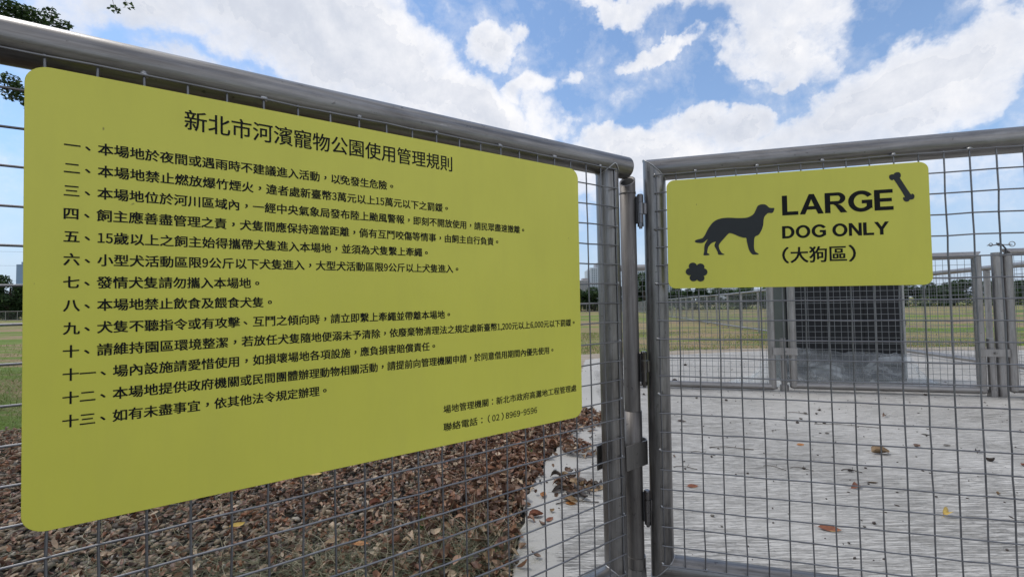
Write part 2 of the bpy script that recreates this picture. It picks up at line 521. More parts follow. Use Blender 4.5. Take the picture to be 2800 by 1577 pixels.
M['far_leaf'] = random_tone('far_leaf', [(0.0, (0.04, 0.085, 0.025)), (0.6, (0.08, 0.165, 0.045)), (1.0, (0.15, 0.25, 0.07))], 0.6, 5, 0.1, 0.3, 0.35)
M['bark'] = simple('bark', (0.09, 0.07, 0.055), 0.85, 0, 0.35, 30, 0.5)
M['twig'] = simple('twig', (0.07, 0.055, 0.04), 0.8, 0, 0.3, 80)


def plain_leaf(name, a, b_, edge=None, sc=60):
    mt, t, b = new_mat(name)
    co = coords(t)
    n = t.noise(co, sc, 5, 0.65)
    col = t.ramp(n, [(0.35, a), (0.65, b_)])
    if edge:
        col = t.mix(t.ramp(t.noise(co, sc * 0.5, 2, 0.5), [(0.56, 0.0), (0.66, 1.0)]), col, edge)
    t.l.new(col, b.inputs['Base Color'])
    b.inputs['Roughness'].default_value = 0.55
    return mt


M['leaf_red'] = plain_leaf('red_brown_leaf', (0.17, 0.055, 0.028), (0.30, 0.11, 0.05), (0.42, 0.27, 0.09))
M['leaf_tan'] = plain_leaf('tan_leaf', (0.24, 0.15, 0.08), (0.38, 0.27, 0.15))
M['leaf_yellow'] = plain_leaf('yellow_leaf', (0.52, 0.34, 0.07), (0.62, 0.46, 0.12), (0.34, 0.15, 0.05))
M['leaf_orange'] = plain_leaf('orange_leaf', (0.36, 0.14, 0.04), (0.50, 0.24, 0.08))
M['leaf_dark'] = plain_leaf('dark_leaf', (0.035, 0.028, 0.025), (0.085, 0.06, 0.045))
M['leaf_brown'] = plain_leaf('brown_leaf', (0.12, 0.07, 0.045), (0.22, 0.13, 0.085))
M['leaf_grey'] = plain_leaf('grey_seed', (0.11, 0.10, 0.085), (0.22, 0.20, 0.17))


def concrete_mat():
    """broom-finished slab, cut across the way you walk, with a trowelled border"""
    mt, t, b = new_mat('broomed_concrete')
    co = coords(t)
    warp = t.noise(t.mapping(co, (1.1, 1.1, 1)), 0.9, 2, 0.5, 0.0, 1)
    wv = t.node('ShaderNodeVectorMath', operation='MULTIPLY_ADD')
    t.l.new(warp, wv.inputs[0]); wv.inputs[1].default_value = (0.0, 0.045, 0.0); t.l.new(co, wv.inputs[2])
    cw = wv.outputs[0]
    g1 = t.noise(t.mapping(cw, (5.0, 120, 1)), 1.0, 7, 0.72, 0.15)
    g2 = t.noise(t.mapping(cw, (15.0, 190, 1)), 1.0, 5, 0.7, 0.2)
    grain = t.noise(co, 260, 4, 0.7)
    patch = t.noise(co, 1.6, 5, 0.6)
    patch2 = t.noise(t.mapping(co, (0.8, 3.0, 1)), 2.3, 4, 0.6, 0.5)
    base = t.ramp(patch, [(0.3, (0.44, 0.42, 0.385)), (0.7, (0.585, 0.56, 0.52))])
    base = t.mix(t.ramp(patch2, [(0.5, 0.0), (0.8, 0.45)]), base, (0.37, 0.35, 0.31))
    # grooves hold dirt; their number changes from place to place
    amt = t.ramp(t.noise(co, 1.1, 3, 0.6), [(0.3, 0.35), (0.7, 1.0)])
    gro = t.ramp(g1, [(0.41, 1.0), (0.485, 0.0)])
    gro2 = t.ramp(g2, [(0.39, 1.0), (0.465, 0.0)])
    gr = t.math('MAXIMUM', gro, t.math('MULTIPLY', gro2, 0.85))
    # trowelled border along the left edge: attribute painted by distance to the edge
    att = t.node('ShaderNodeAttribute'); att.attribute_name = 'border'
    bord = t.ramp(t.math('ADD', att.outputs['Fac'], t.math('MULTIPLY', t.math('SUBTRACT', t.noise(co, 9, 4, 0.6), 0.5), 0.5)), [(0.47, 0.0), (0.53, 1.0)])
    gr = t.math('MULTIPLY', t.math('MULTIPLY', gr, amt), t.math('SUBTRACT', 1.0, t.math('MULTIPLY', bord, 0.93)))
    col = t.mix(t.math('MULTIPLY', gr, 0.66), base, (0.15, 0.13, 0.105))
    col = t.mix(t.math('MULTIPLY', bord, 0.55), col, (0.36, 0.345, 0.31))
    pits = t.ramp(t.noise(co, 85, 3, 0.6), [(0.27, 1.0), (0.31, 0.0)])
    col = t.mix(t.math('MULTIPLY', pits, 0.6), col, (0.11, 0.10, 0.09))
    col = t.mix(t.ramp(grain, [(0.3, 0.0), (0.7, 0.14)]), col, (0.7, 0.7, 0.69))
    t.l.new(col, b.inputs['Base Color'])
    b.inputs['Roughness'].default_value = 0.86
    b.inputs['Specular IOR Level'].default_value = 0.25
    h = t.math('SUBTRACT', t.math('MULTIPLY', grain, 0.25), t.math('MULTIPLY', gr, 1.0))
    t.l.new(t.bump(h, 0.9, 0.004), b.inputs['Normal'])
    return mt


def soil_mat():
    mt, t, b = new_mat('gravel_bed_soil')
    co = coords(t)
    n = t.noise(co, 30, 6, 0.7)
    t.l.new(t.ramp(n, [(0.3, (0.015, 0.013, 0.011)), (0.7, (0.05, 0.042, 0.033))]), b.inputs['Base Color'])
    b.inputs['Roughness'].default_value = 0.95
    t.l.new(t.bump(n, 0.8, 0.02), b.inputs['Normal'])
    return mt


def field_mat():
    """mown field: windrows of dry clippings over patchy turf, bare red-brown soil in places"""
    mt, t, b = new_mat('mown_field')
    co = coords(t)
    big = t.noise(t.mapping(co, (0.045, 0.16, 1)), 1.0, 4, 0.55, 0.4)
    mid = t.noise(t.mapping(co, (0.35, 1.5, 1)), 1.0, 5, 0.6, 0.5)
    fine = t.noise(t.mapping(co, (5, 16, 5)), 1.0, 6, 0.7)
    vfine = t.noise(co, 60, 4, 0.7)
    f = t.math('ADD', t.math('MULTIPLY', big, 0.62), t.math('MULTIPLY', mid, 0.38))
    col = t.ramp(f, [(0.40, (0.13, 0.20, 0.035)), (0.462, (0.17, 0.23, 0.05)), (0.488, (0.27, 0.23, 0.11)), (0.525, (0.34, 0.23, 0.145)), (0.555, (0.25, 0.23, 0.10)), (0.60, (0.14, 0.21, 0.04))])
    v = t.math('MULTIPLY_ADD', t.math('SUBTRACT', t.math('ADD', t.math('MULTIPLY', fine, 0.65), t.math('MULTIPLY', vfine, 0.35)), 0.5), 1.9, 1.0)
    sc = t.node('ShaderNodeVectorMath', operation='SCALE')
    t.l.new(col, sc.inputs[0]); t.l.new(v, sc.inputs['Scale'])
    t.l.new(sc.outputs[0], b.inputs['Base Color'])
    b.inputs['Roughness'].default_value = 0.9
    b.inputs['Specular IOR Level'].default_value = 0.15
    t.l.new(t.bump(t.math('ADD', fine, mid), 0.9, 0.05), b.inputs['Normal'])
    return mt


def sand_mat():
    mt, t, b = new_mat('sandy_verge')
    co = coords(t)
    n = t.noise(t.mapping(co, (3, 8, 1)), 1.0, 7, 0.7)
    t.l.new(t.ramp(n, [(0.3, (0.24, 0.19, 0.14)), (0.7, (0.42, 0.36, 0.28))]), b.inputs['Base Color'])
    b.inputs['Roughness'].default_value = 0.95
    t.l.new(t.bump(n, 0.8, 0.02), b.inputs['Normal'])
    return mt


M['concrete'] = concrete_mat()
M['soil'] = soil_mat()
M['field'] = field_mat()
M['sand'] = sand_mat()

# ================================================================== the ground
EDGE = [(-0.10, -2.5), (-0.06, 0.6), (-0.01, 1.31), (0.0, 1.40), (0.035, 1.63), (0.03, 1.78), (0.085, 1.94), (0.12, 2.08), (0.16, 2.22), (0.29, 2.54), (0.42, 2.86),
        (0.52, 3.35), (0.62, 3.97), (0.80, 5.1), (1.06, 6.40)]
FAR = [(1.32, 6.60), (1.9, 6.66), (2.5, 6.90), (3.1, 7.02), (3.9, 7.25), (4.9, 7.3), (5.9, 7.2), (6.6, 6.9), (9.0, 6.8), (12.0, 6.9), (12.0, -2.5)]


def wiggle(pts, step, amp, seed):
    rr = random.Random(seed)
    out_ = []
    for (x0, y0), (x1, y1) in zip(pts[:-1], pts[1:]):
        n = max(1, int(math.hypot(x1 - x0, y1 - y0) / step))
        for k in range(n):
            q = k / n
            out_.append((x0 + (x1 - x0) * q + rr.uniform(-amp, amp), y0 + (y1 - y0) * q + rr.uniform(-amp, amp)))
    out_.append(pts[-1])
    return out_


# the field: one sheet to the horizon
xs = [-3000, -600, -150, -60, -30, -15, -8, -4, 0, 4, 8, 15, 30, 60, 150, 600, 3000]
ys = [-3000, -400, -60, -12, 0, 3, 6, 9, 12, 15, 20, 30, 40, 55, 80, 150, 600, 3000]
V = [(x, y, gz(y) if y > -60 else 0.0) for y in ys for x in xs]
nx = len(xs)
F = [[j * nx + i, j * nx + i + 1, (j + 1) * nx + i + 1, (j + 1) * nx + i] for j in range(len(ys) - 1) for i in range(nx - 1)]
g = obj('ground', mesh_from('ground', V, F), M['field'])
tag(g, kind='structure')

# sandy verge between slab and turf
vrg = [(0.2, 4.4), (0.9, 7.3), (2.0, 7.45), (3.0, 7.75), (4.2, 7.9), (5.6, 7.9), (7.0, 7.7), (12.0, 7.6)] 
low = [(12.0, 6.0), (1.2, 6.0), (0.55, 4.2)]
vp = wiggle(vrg, 0.12, 0.035, 3) + low
me = mesh_from('verge', [(x, y, gz(y) + 0.006) for x, y in vp], [list(range(len(vp)))[::-1]])
tag(obj('verge', me, M['sand']), kind='structure')

# gravel bed soil
bed = [(-9.0, -2.0), (0.0, -2.0)] + [(x + 0.03, y) for x, y in EDGE[1:12]] + [(0.2, 3.6), (-1.2, 3.2), (-2.6, 2.95), (-4.0, 2.9), (-9.0, 3.0)]
bp = wiggle(bed, 0.3, 0.004, 4)
me = mesh_from('gravel_bed', [(x, y, gz(y) + 0.004) for x, y in bp], [list(range(len(bp)))])
tag(obj('gravel_bed', me, M['soil']), kind='structure')

# slab with a real, slightly crumbled edge
edge_pts = wiggle(EDGE, 0.030, 0.010, 7)
far_pts = wiggle([EDGE[-1]] + FAR[:-1], 0.10, 0.02, 8)[1:]
poly = edge_pts + far_pts + [FAR[-1]]
TH = 0.025


def inset(pts, d):
    n = len(pts); out_ = []
    for i in range(n):
        ax, ay = pts[i - 1]; bx, by = pts[(i + 1) % n]
        tx, ty = bx - ax, by - ay
        l = math.hypot(tx, ty) or 1
        out_.append((pts[i][0] + ty / l * d, pts[i][1] - tx / l * d))
    return out_


ring = inset(poly, 0.008)
band = inset(poly, 0.26)
n = len(poly)
# polygon runs up the left edge, then right: interior lies to the right hand side
V = [(x, y, gz(y) - 0.06) for x, y in poly] + [(x, y, gz(y) + TH - 0.008) for x, y in poly] + [(x, y, gz(y) + TH) for x, y in ring]
F = []
for i in range(n):
    j = (i + 1) % n
    F.append([i, j, n + j, n + i])
    F.append([n + i, n + j, 2 * n + j, 2 * n + i])
F.append([2 * n + i for i in range(n)][::-1])
me = mesh_from('concrete_pad', V, F)
import bmesh
bm = bmesh.new(); bm.from_mesh(me)
bmesh.ops.recalc_face_normals(bm, faces=bm.faces)
bm.to_mesh(me); bm.free()
pad = obj('concrete_pad', me, M['concrete'])
tag(pad, kind='structure')
# cut the top into a grid so that the border attribute can vary
bm = bmesh.new(); bm.from_mesh(me)
for x in [k * 0.1 for k in range(-2, 14)] + [2, 4, 6, 9]:
    bmesh.ops.bisect_plane(bm, geom=bm.verts[:] + bm.edges[:] + bm.faces[:], plane_co=(x, 0, 0), plane_no=(1, 0, 0))
for y in [0, 0.5] + [1 + k * 0.1 for k in range(0, 50)] + [6.3, 7]:
    bmesh.ops.bisect_plane(bm, geom=bm.verts[:] + bm.edges[:] + bm.faces[:], plane_co=(0, y, 0), plane_no=(0, 1, 0))
bm.to_mesh(me); bm.free()
E_ = np.array(EDGE)
co = np.zeros(len(me.vertices) * 3, dtype=np.float32); me.vertices.foreach_get('co', co); co = co.reshape(-1, 3)
dist = np.full(len(co), 9.0)
for a, b in zip(E_[:-1], E_[1:]):
    ab = b - a
    tt = np.clip(((co[:, :2] - a) @ ab) / (ab @ ab), 0, 1)
    dist = np.minimum(dist, np.linalg.norm(co[:, :2] - (a + tt[:, None] * ab), axis=1))
at = me.attributes.new('border', 'FLOAT', 'POINT')
at.data.foreach_set('value', np.clip(1.0 - dist / 0.30, 0, 1).astype(np.float32))


def edge_x(y):
    ya = E_[:, 1]; xa = E_[:, 0]
    return np.interp(y, ya, xa)


# ================================================================== the two mesh panels in front
def frame_matrix(o, yaw, tu, lean, flip):
    """local X to the right, Y away from the viewer, Z up; origin at the top corner of the wire grid"""
    yaw, tu, lean = map(math.radians, (yaw, tu, lean))
    u = Vector((math.cos(yaw), math.sin(yaw), tu)).normalized()
    nn = u.cross(Vector((0, 0, 1))).normalized()
    v = nn.cross(u)
    if v.z < 0: v = -v
    v = (v.normalized() + nn * lean).normalized()
    e1 = -u if flip else u
    e2 = v.cross(e1).normalized()
    return Matrix(((e1.x, e2.x, v.x, o[0]), (e1.y, e2.y, v.y, o[1]), (e1.z, e2.z, v.z, o[2] + H0), (0, 0, 0, 1)))


ML = frame_matrix((0.27590736, 1.12140766, 0.34551469), 212.73278, -0.75594, -0.62333, True)
MR = frame_matrix((0.4033596, 1.17808208, 0.34611484), -14.65836, -0.23292, -0.29062, False)

ALONG_X = Matrix(((0, 0, 1, 0), (0, -1, 0, 0), (1, 0, 0, 0), (0, 0, 0, 1)))   # local Z -> +X, local X -> +Z


def at(x, y, z, r=None):
    return Matrix.Translation((x, y, z)) @ (r if r is not None else Matrix())


def pipe_mesh(r, L, k0=0.0, k1=0.0, n=48, m=14, wob=0.0, seed=0):
    """pipe along local Z; each end cut square (k=0) or mitred (k=+-1, slope along local x)"""
    rr = random.Random(seed)
    V, F = [], []
    for i in range(m + 1):
        q = i / m
        dx, dy = (rr.uniform(-wob, wob), rr.uniform(-wob, wob)) if 0 < i < m else (0, 0)
        for k in range(n):
            t = 2 * PI * k / n
            x, y = r * math.cos(t), r * math.sin(t)
            V.append((x + dx, y + dy, (k0 * x) * (1 - q) + (L + k1 * x) * q))
    for i in range(m):
        for k in range(n):
            F.append([i * n + k, i * n + (k + 1) % n, (i + 1) * n + (k + 1) % n, (i + 1) * n + k])
    me = bpy.data.meshes.new('pipe')
    V2 = V + V[:n] + V[-n:]
    F2 = F + [list(range(len(V), len(V) + n))[::-1], list(range(len(V) + n, len(V) + 2 * n))]
    me.from_pydata(V2, [], F2)
    s = [True] * len(F) + [False, False]
    me.polygons.foreach_set('use_smooth', s)
    me.update()
    return me


def wire_variant(r, L, seed, amp=0.0010):
    rr = random.Random(seed)
    k = max(6, int(L / 0.05))
    pts = [(rr.uniform(-amp, amp), rr.uniform(-amp, amp) * 0.5, L * i / k) for i in range(k + 1)]
    return MB().path(pts, r, 8).mesh('wire')


PR, WR = 0.0302, 0.00175          # pipe and wire radius
PY = 0.0355                        # pipe axis behind the horizontal wires
ZT, ZB = 0.0235, -1.0715           # rail axes


def seam(panel, cx, cz, k, rng):
    """weld bead along a mitre"""
    pts = []
    for i in range(37):
        t = 2 * PI * i / 36
        pts.append((PR * 1.005 * math.cos(t), PR * 1.005 * math.sin(t), k * PR * math.cos(t) + rng.uniform(-0.0007, 0.0007)))
    MB().path(pts, [0.0016 + rng.uniform(-0.0005, 0.0006) for _ in pts], 6, False).build('weld_seam', M['weld'], panel, at(cx, PY, cz))


def make_panel(label, mw, ncol, side, seed, group):
    """side +1: grid runs right from the origin (hinge stile on the left); -1: grid runs left"""
    rng = random.Random(seed)
    p = thing('wire_mesh_panel', label, 'gate panel' if side > 0 else 'fence panel', mw, group)
    L = 0.05 * ncol
    a, b = (-0.004, L + 0.004) if side > 0 else (-L - 0.004, 0.005)
    endr = 0.078
    if side > 0:
        top = pipe_mesh(PR, b - a, -1, 1, seed=seed)
    else:
        top = pipe_mesh(PR, endr - a, -1, 0, seed=seed)
    obj('top_rail', top, M['pipe'], p, at(a, PY, ZT, ALONG_X))
    obj('bottom_rail', pipe_mesh(PR, b - a, 1, -1, seed=seed + 1), M['pipe'], p, at(a, PY, ZB, ALONG_X))
    h = ZT - ZB
    obj('stile', pipe_mesh(PR, h, 1, -1, seed=seed + 2), M['pipe'], p, at(a, PY, ZB))
    if side > 0:
        obj('stile', pipe_mesh(PR, h, -1, 1, seed=seed + 3), M['pipe'], p, at(b, PY, ZB))
        seam(p, a, ZT, -1, rng); seam(p, a, ZB, 1, rng)
    else:
        obj('stile', pipe_mesh(PR, h - PR * 0.8, -1, 0, seed=seed + 3), M['pipe'], p, at(b, PY, ZB))
        seam(p, b, ZB, -1, rng)
        # bead where the stile meets the underside of the rail
        pts = []
        for i in range(37):
            t = 2 * PI * i / 36
            x, y = PR * 1.01 * math.cos(t), PR * 1.01 * math.sin(t)
            pts.append((x, y, -math.sqrt(max(0.0, (PR * 1.02) ** 2 - y * y))))
        MB().path(pts, [0.0017 + rng.uniform(-0.0005, 0.0008) for _ in pts], 6, False).build('weld_seam', M['weld'], p, at(b, PY, ZT))
    hm = [wire_variant(WR, L + 0.013, seed * 10 + k) for k in range(4)]
    vm = [wire_variant(WR, 1.056, seed * 10 + 5 + k) for k in range(4)]
    x0 = -0.0065 if side > 0 else -L - 0.0065
    for i in range(22):
        obj('horizontal_wire', hm[rng.randrange(4)], M['wire'], p, at(x0 + rng.uniform(-0.0015, 0.0015), 0, -0.05 * i + rng.uniform(-0.0005, 0.0005), ALONG_X))
    for j in range(ncol + 1):
        obj('vertical_wire', vm[rng.randrange(4)], M['wire'], p, at(side * 0.05 * j + rng.uniform(-0.0006, 0.0006), 2 * WR, -1.053))
    # spot welds that hold the grid to the pipe, every third wire
    wb = MB().blob((0, 0, 0), 0.0052, (1.25, 0.9, 0.8), rng, 9, 6, 0.22).mesh('weld_bead')
    js = range(2, ncol, 3) if side > 0 else range(1, ncol, 3)
    for j in js:
        obj('weld_bead', wb, M['weld'], p, at(side * 0.05 * j, 0.0055, 0.0035, Matrix.Rotation(rng.uniform(0, 6), 4, 'Z')))
        obj('weld_bead', wb, M['weld'], p, at(side * 0.05 * j, 0.0055, -1.053, Matrix.Rotation(rng.uniform(0, 6), 4, 'Z')))
    for i in range(0, 22, 3):
        obj('weld_bead', wb, M['weld'], p, at(-0.005 * side, 0.0055, -0.05 * i, Matrix.Rotation(rng.uniform(0, 6), 4, 'Y')))
    return p


panelL = make_panel('grey steel mesh fence panel carrying the long yellow-green board of Chinese rules', ML, 28, -1, 11, 'pipe-framed mesh panels at the entrance')
panelR = make_panel('grey steel mesh gate leaf carrying the yellow-green dog sign', MR, 28, 1, 21, 'pipe-framed mesh panels at the entrance')


# ------------------------------------------------------------------ signs
def board_mesh(wd, ht, r, th):
    """rounded sheet, top left corner at the origin, front face at y=0, back at y=th"""
    pts = []
    for cx, cz, a0 in ((wd - r, -r, 90), (wd - r, -ht + r, 0), (r, -ht + r, -90), (r, -r, -180)):
        for k in range(9):
            t = math.radians(a0 - k * 90 / 8)
            pts.append((cx + r * math.cos(t), cz + r * math.sin(t)))
    n = len(pts)
    e = 0.0004
    cx, cz = wd / 2, -ht / 2
    ins = [(x + (e if x < cx else -e), z + (e if z < cz else -e)) for x, z in pts]
    V = [(x, 0, z) for x, z in ins] + [(x, e, z) for x, z in pts] + [(x, th, z) for x, z in pts]
    F = [list(range(n))]
    for k in range(n):
        j = (k + 1) % n
        F.append([k, n + k, n + j, j]); F.append([n + k, 2 * n + k, 2 * n + j, n + j])
    F.append([2 * n + k for k in range(n)][::-1])
    return mesh_from('board', V, F)


_glyphs = {}


def glyph(ch, weight):
    """outline of one character as (verts, faces, width), 1 em high, lower left at its own origin"""
    key = (ch, weight)
    if key in _glyphs: return _glyphs[key]
    cu = bpy.data.curves.new('txt', 'FONT')
    cu.body = ch; cu.size = 1.0; cu.offset = weight; cu.resolution_u = 3; cu.fill_mode = 'FRONT'
    to = bpy.data.objects.new('txt', cu)
    C.objects.link(to)
    dg = bpy.context.evaluated_depsgraph_get()
    me = bpy.data.meshes.new_from_object(to.evaluated_get(dg))
    co = np.zeros(len(me.vertices) * 3, dtype=np.float32)
    me.vertices.foreach_get('co', co); co = co.reshape(-1, 3).copy()
    fs = [list(p.vertices) for p in me.polygons]
    bpy.data.objects.remove(to); bpy.data.curves.remove(cu); bpy.data.meshes.remove(me)
    _glyphs[key] = (co, fs)
    return _glyphs[key]


def text_mesh(body, x0, x1, em, weight=0.0):
    """flat lettering between x0 and x1, em high, middle of the line at z=0; full-width cells, marks in mid-cell"""
    V, F, x = [], [], 0.0
    for ch in body:
        co, fs = glyph({'-': '－', '(': '（', ')': '）'}.get(ch, chr(ord(ch) + 0xFEE0) if ch.isdigit() else ch), 0.0)
        lo, hi = co[:, 0].min(), co[:, 0].max()
        if ch in '，。、：':
            dx = x + 0.5 - (lo + hi) / 2 + (-0.08 if ch == '、' else 0); dy = 0.38 - (co[:, 1].min() + co[:, 1].max()) / 2 - (0.10 if ch in '、' else 0.02); adv = 1.0
            sx = 1.0
        elif ch in '0123456789-':
            sx = 0.40 / (hi - lo) if ch not in '1-' else (0.75 if ch == '1' else 0.40)
            adv = 0.50 if ch != '-' else 0.40
            dx = x + adv / 2 - sx * (lo + hi) / 2; dy = 0.0
            if ch == '-': dy = 0.02
        elif ch == ',':
            sx = 1.0; adv = 0.22; dx = x + 0.11 - (lo + hi) / 2; dy = 0.0
        elif ch in '()':
            sx = 1.25; adv = 0.46; dx = x + 0.23 - sx * (lo + hi) / 2; dy = 0.0
        elif ch in '（）':
            sx = 1.0; adv = 0.75; dx = x + 0.375 - (lo + hi) / 2; dy = 0.0
        else:
            sx = 1.0; adv = 1.0; dx = x; dy = 0.0
        b = len(V)
        V += [(v[0] * sx + dx, 0.0, v[1] + dy) for v in co]
        F += [[i + b for i in f] for f in fs]
        x += adv
    A = np.array(V)
    lo, hi = A[:, 0].min(), A[:, 0].max()
    A[:, 0] = x0 + (A[:, 0] - lo) * (x1 - x0) / (hi - lo)
    A[:, 2] = (A[:, 2] - 0.38) * em
    if weight:      # a heavier cut of the same face: the outline laid over itself, each layer a hair deeper
        n_, B, G = len(A), [A], list(F)
        for q, (ax, az) in enumerate(((weight, weight * 0.6), (-weight, -weight * 0.6), (weight, -weight * 0.6), (-weight, weight * 0.6))):
            B.append(A + np.array([ax * em, 0.00003 * (q + 1), az * em]))
            G += [[i + n_ * (q + 1) for i in f] for f in F]
        A, F = np.concatenate(B), G
    return mesh_from('text', A, F)


INK_Y = -0.0004
mS = ML @ at(-1.0662, -0.0066, -0.0165, Matrix.Rotation(math.radians(0.35), 4, 'Y'))
sL = thing('rules_sign', 'large yellow-green rules board with fifteen lines of black Chinese writing', 'sign', mS)
obj('board', board_mesh(0.930, 0.597, 0.024, 0.004), M['sign'], sL)
TITLE = '新北市河濱寵物公園使用管理規則'
obj('title_line', text_mesh(TITLE, 0.1633, 0.5943, 0.0325, 0.010), M['ink'], sL, at(0, INK_Y, -0.0385))
LINES = [
    ('一、本場地於夜間或遇雨時不建議進入活動，以免發生危險。', 0.4735),
    ('二、本場地禁止燃放爆竹煙火，違者處新臺幣3萬元以上15萬元以下之罰鍰。', 0.5838),
    ('三、本場地位於河川區域內，一經中央氣象局發布陸上颱風警報，即刻不開放使用，請民眾盡速撤離。', 0.7679),
    ('四、飼主應善盡管理之責，犬隻間應保持適當距離，倘有互鬥咬傷等情事，由飼主自行負責。', 0.7001),
    ('五、15歲以上之飼主始得攜帶犬隻進入本場地，並須為犬隻繫上牽繩。', 0.5402),
    ('六、小型犬活動區限9公斤以下犬隻進入，大型犬活動區限9公斤以上犬隻進入。', 0.6050),
    ('七、發情犬隻請勿攜入本場地。', 0.2575),
    ('八、本場地禁止飲食及餵食犬隻。', 0.2749),
    ('九、犬隻不聽指令或有攻擊、互鬥之傾向時，請立即繫上牽繩並帶離本場地。', 0.5857),
    ('十、請維持園區環境整潔，若放任犬隻隨地便溺未予清除，依廢棄物清理法之規定處新臺幣1,200元以上6,000元以下罰鍰。', 0.9104),
    ('十一、場內設施請愛惜使用，如損壞場地各項設施，應負損害賠償責任。', 0.5533),
    ('十二、本場地提供政府機關或民間團體辦理動物相關活動，請提前向管理機關申請，於同意借用期間內優先使用。', 0.8446),
    ('十三、如有未盡事宜，依其他法令規定辦理。', 0.3558),
]
for k, (s, xe) in enumerate(LINES):
    obj('text_line', text_mesh(s, 0.0368, xe, 0.0174, 0.021), M['ink'], sL, at(0, INK_Y, -0.0985 - 0.0302 * k))
obj('text_line', text_mesh('場地管理機關：新北市政府高灘地工程管理處', 0.5696, 0.9122, 0.0170, 0.016), M['ink'], sL, at(0, INK_Y, -0.5265))
obj('text_line', text_mesh('聯絡電話：（02）8969-9596', 0.5692, 0.7957, 0.0170, 0.016), M['ink'], sL, at(0, INK_Y, -0.5610))

SX, SZ = 0.0245, -0.0205
mS = MR @ at(SX, -0.0066, SZ, Matrix.Rotation(math.radians(0.15), 4, 'Y'))
sR = thing('dog_sign', 'small yellow-green LARGE DOG ONLY sign with a black dog silhouette', 'sign', mS)
obj('board', board_mesh(0.5890, 0.2935, 0.019, 0.004), M['sign'], sR)


def block_text(s, x0, x1, zb, zt, wgt):
    me = text_mesh(s, x0 - SX, x1 - SX, 0.041, wgt)
    co = np.zeros(len(me.vertices) * 3, dtype=np.float32)
    me.vertices.foreach_get('co', co); co = co.reshape(-1, 3)
    lo, hi = co[:, 2].min(), co[:, 2].max()
    co[:, 2] = zb + (co[:, 2] - lo) / (hi - lo) * (zt - zb) - SZ
    me.vertices.foreach_set('co', co.ravel()); me.update()
    return me


def arc_band(cx, cz, rx, rz, tx, tz, a0, a1, n=28):
    """part of a ring: outer radii rx, rz; stroke tx, tz"""
    V, F = [], []
    for k in range(n + 1):
        t = math.radians(a0 + (a1 - a0) * k / n)
        V += [(cx + rx * math.cos(t), cz + rz * math.sin(t)), (cx + (rx - tx) * math.cos(t), cz + (rz - tz) * math.sin(t))]
    return V, [[2 * k, 2 * k + 1, 2 * k + 3, 2 * k + 2] for k in range(n)]


def poly(*p):
    return list(p), [list(range(len(p)))]


T, TH2 = 0.215, 0.180      # upright and level stroke, cap height 1


def bold_letter(ch):
    """heavy grotesque capital: list of (verts, faces), advance"""
    if ch == 'L': return [poly((0, 0), (0.66, 0), (0.66, TH2), (T, TH2), (T, 1), (0, 1))], 0.66
    if ch == 'E': return [poly((0, 0), (0.71, 0), (0.71, TH2), (T, TH2), (T, 0.415), (0.655, 0.415), (0.655, 0.585), (T, 0.585), (T, 1 - TH2 + 0.005), (0.695, 1 - TH2 + 0.005), (0.695, 1), (0, 1))], 0.71
    if ch == 'N': return [poly((0, 0), (0.19, 0), (0.19, 0.655), (0.595, 0), (0.80, 0), (0.80, 1), (0.61, 1), (0.61, 0.335), (0.20, 1), (0, 1))], 0.80
    if ch == 'Y': return [poly((0.34, 0), (0.555, 0), (0.555, 0.42), (0.90, 1), (0.66, 1), (0.452, 0.615), (0.238, 1), (0, 1), (0.34, 0.42))], 0.90
    if ch == 'A': return [poly((0, 0), (0.222, 0), (0.302, 0.225), (0.362, 0.393), (0.475, 0.735), (0.475, 1), (0.385, 1)), poly((0.475, 0.735), (0.592, 0.393), (0.652, 0.225), (0.734, 0), (0.96, 0), (0.59, 1), (0.475, 1)),
                          poly((0.302, 0.225), (0.652, 0.225), (0.592, 0.393), (0.362, 0.393))], 0.96
    if ch == 'O': return [arc_band(0.475, 0.5, 0.475, 0.52, 0.21, 0.185, 0, 360, 56)], 0.95
    if ch == 'D':
        V, F = arc_band(0.36, 0.5, 0.46, 0.5, T, TH2, -90, 90)
        return [(V, F), poly((0, 0), (T, 0), (T, 1), (0, 1)), poly((T, 0), (0.36, 0), (0.36, TH2), (T, TH2)), poly((T, 1 - TH2), (0.36, 1 - TH2), (0.36, 1), (T, 1))], 0.82
    if ch == 'G':
        V, F = arc_band(0.50, 0.5, 0.50, 0.52, 0.215, 0.185, 34, 318, 48)
        return [(V, F), poly((0.52, 0.385), (0.70, 0.385), (0.70, 0.245), (0.735, 0.20), (0.873, 0.153), (0.92, 0.13), (0.92, 0.555), (0.52, 0.555))], 0.94
    if ch == 'R':
        V, F = arc_band(0.50, 0.71, 0.31, 0.29, 0.205, 0.155, -90, 90)
        return [(V, F), poly((0, 0), (T, 0), (T, 1), (0, 1)), poly((T, 0.845), (0.50, 0.845), (0.50, 1), (T, 1)), poly((T, 0.42), (0.50, 0.42), (0.50, 0.575), (T, 0.575)),
                poly((0.61, 0), (0.865, 0), (0.70, 0.27), (0.60, 0.38), (0.50, 0.42), (0.33, 0.42), (0.42, 0.345), (0.49, 0.215))], 0.86
    return [], 0.30


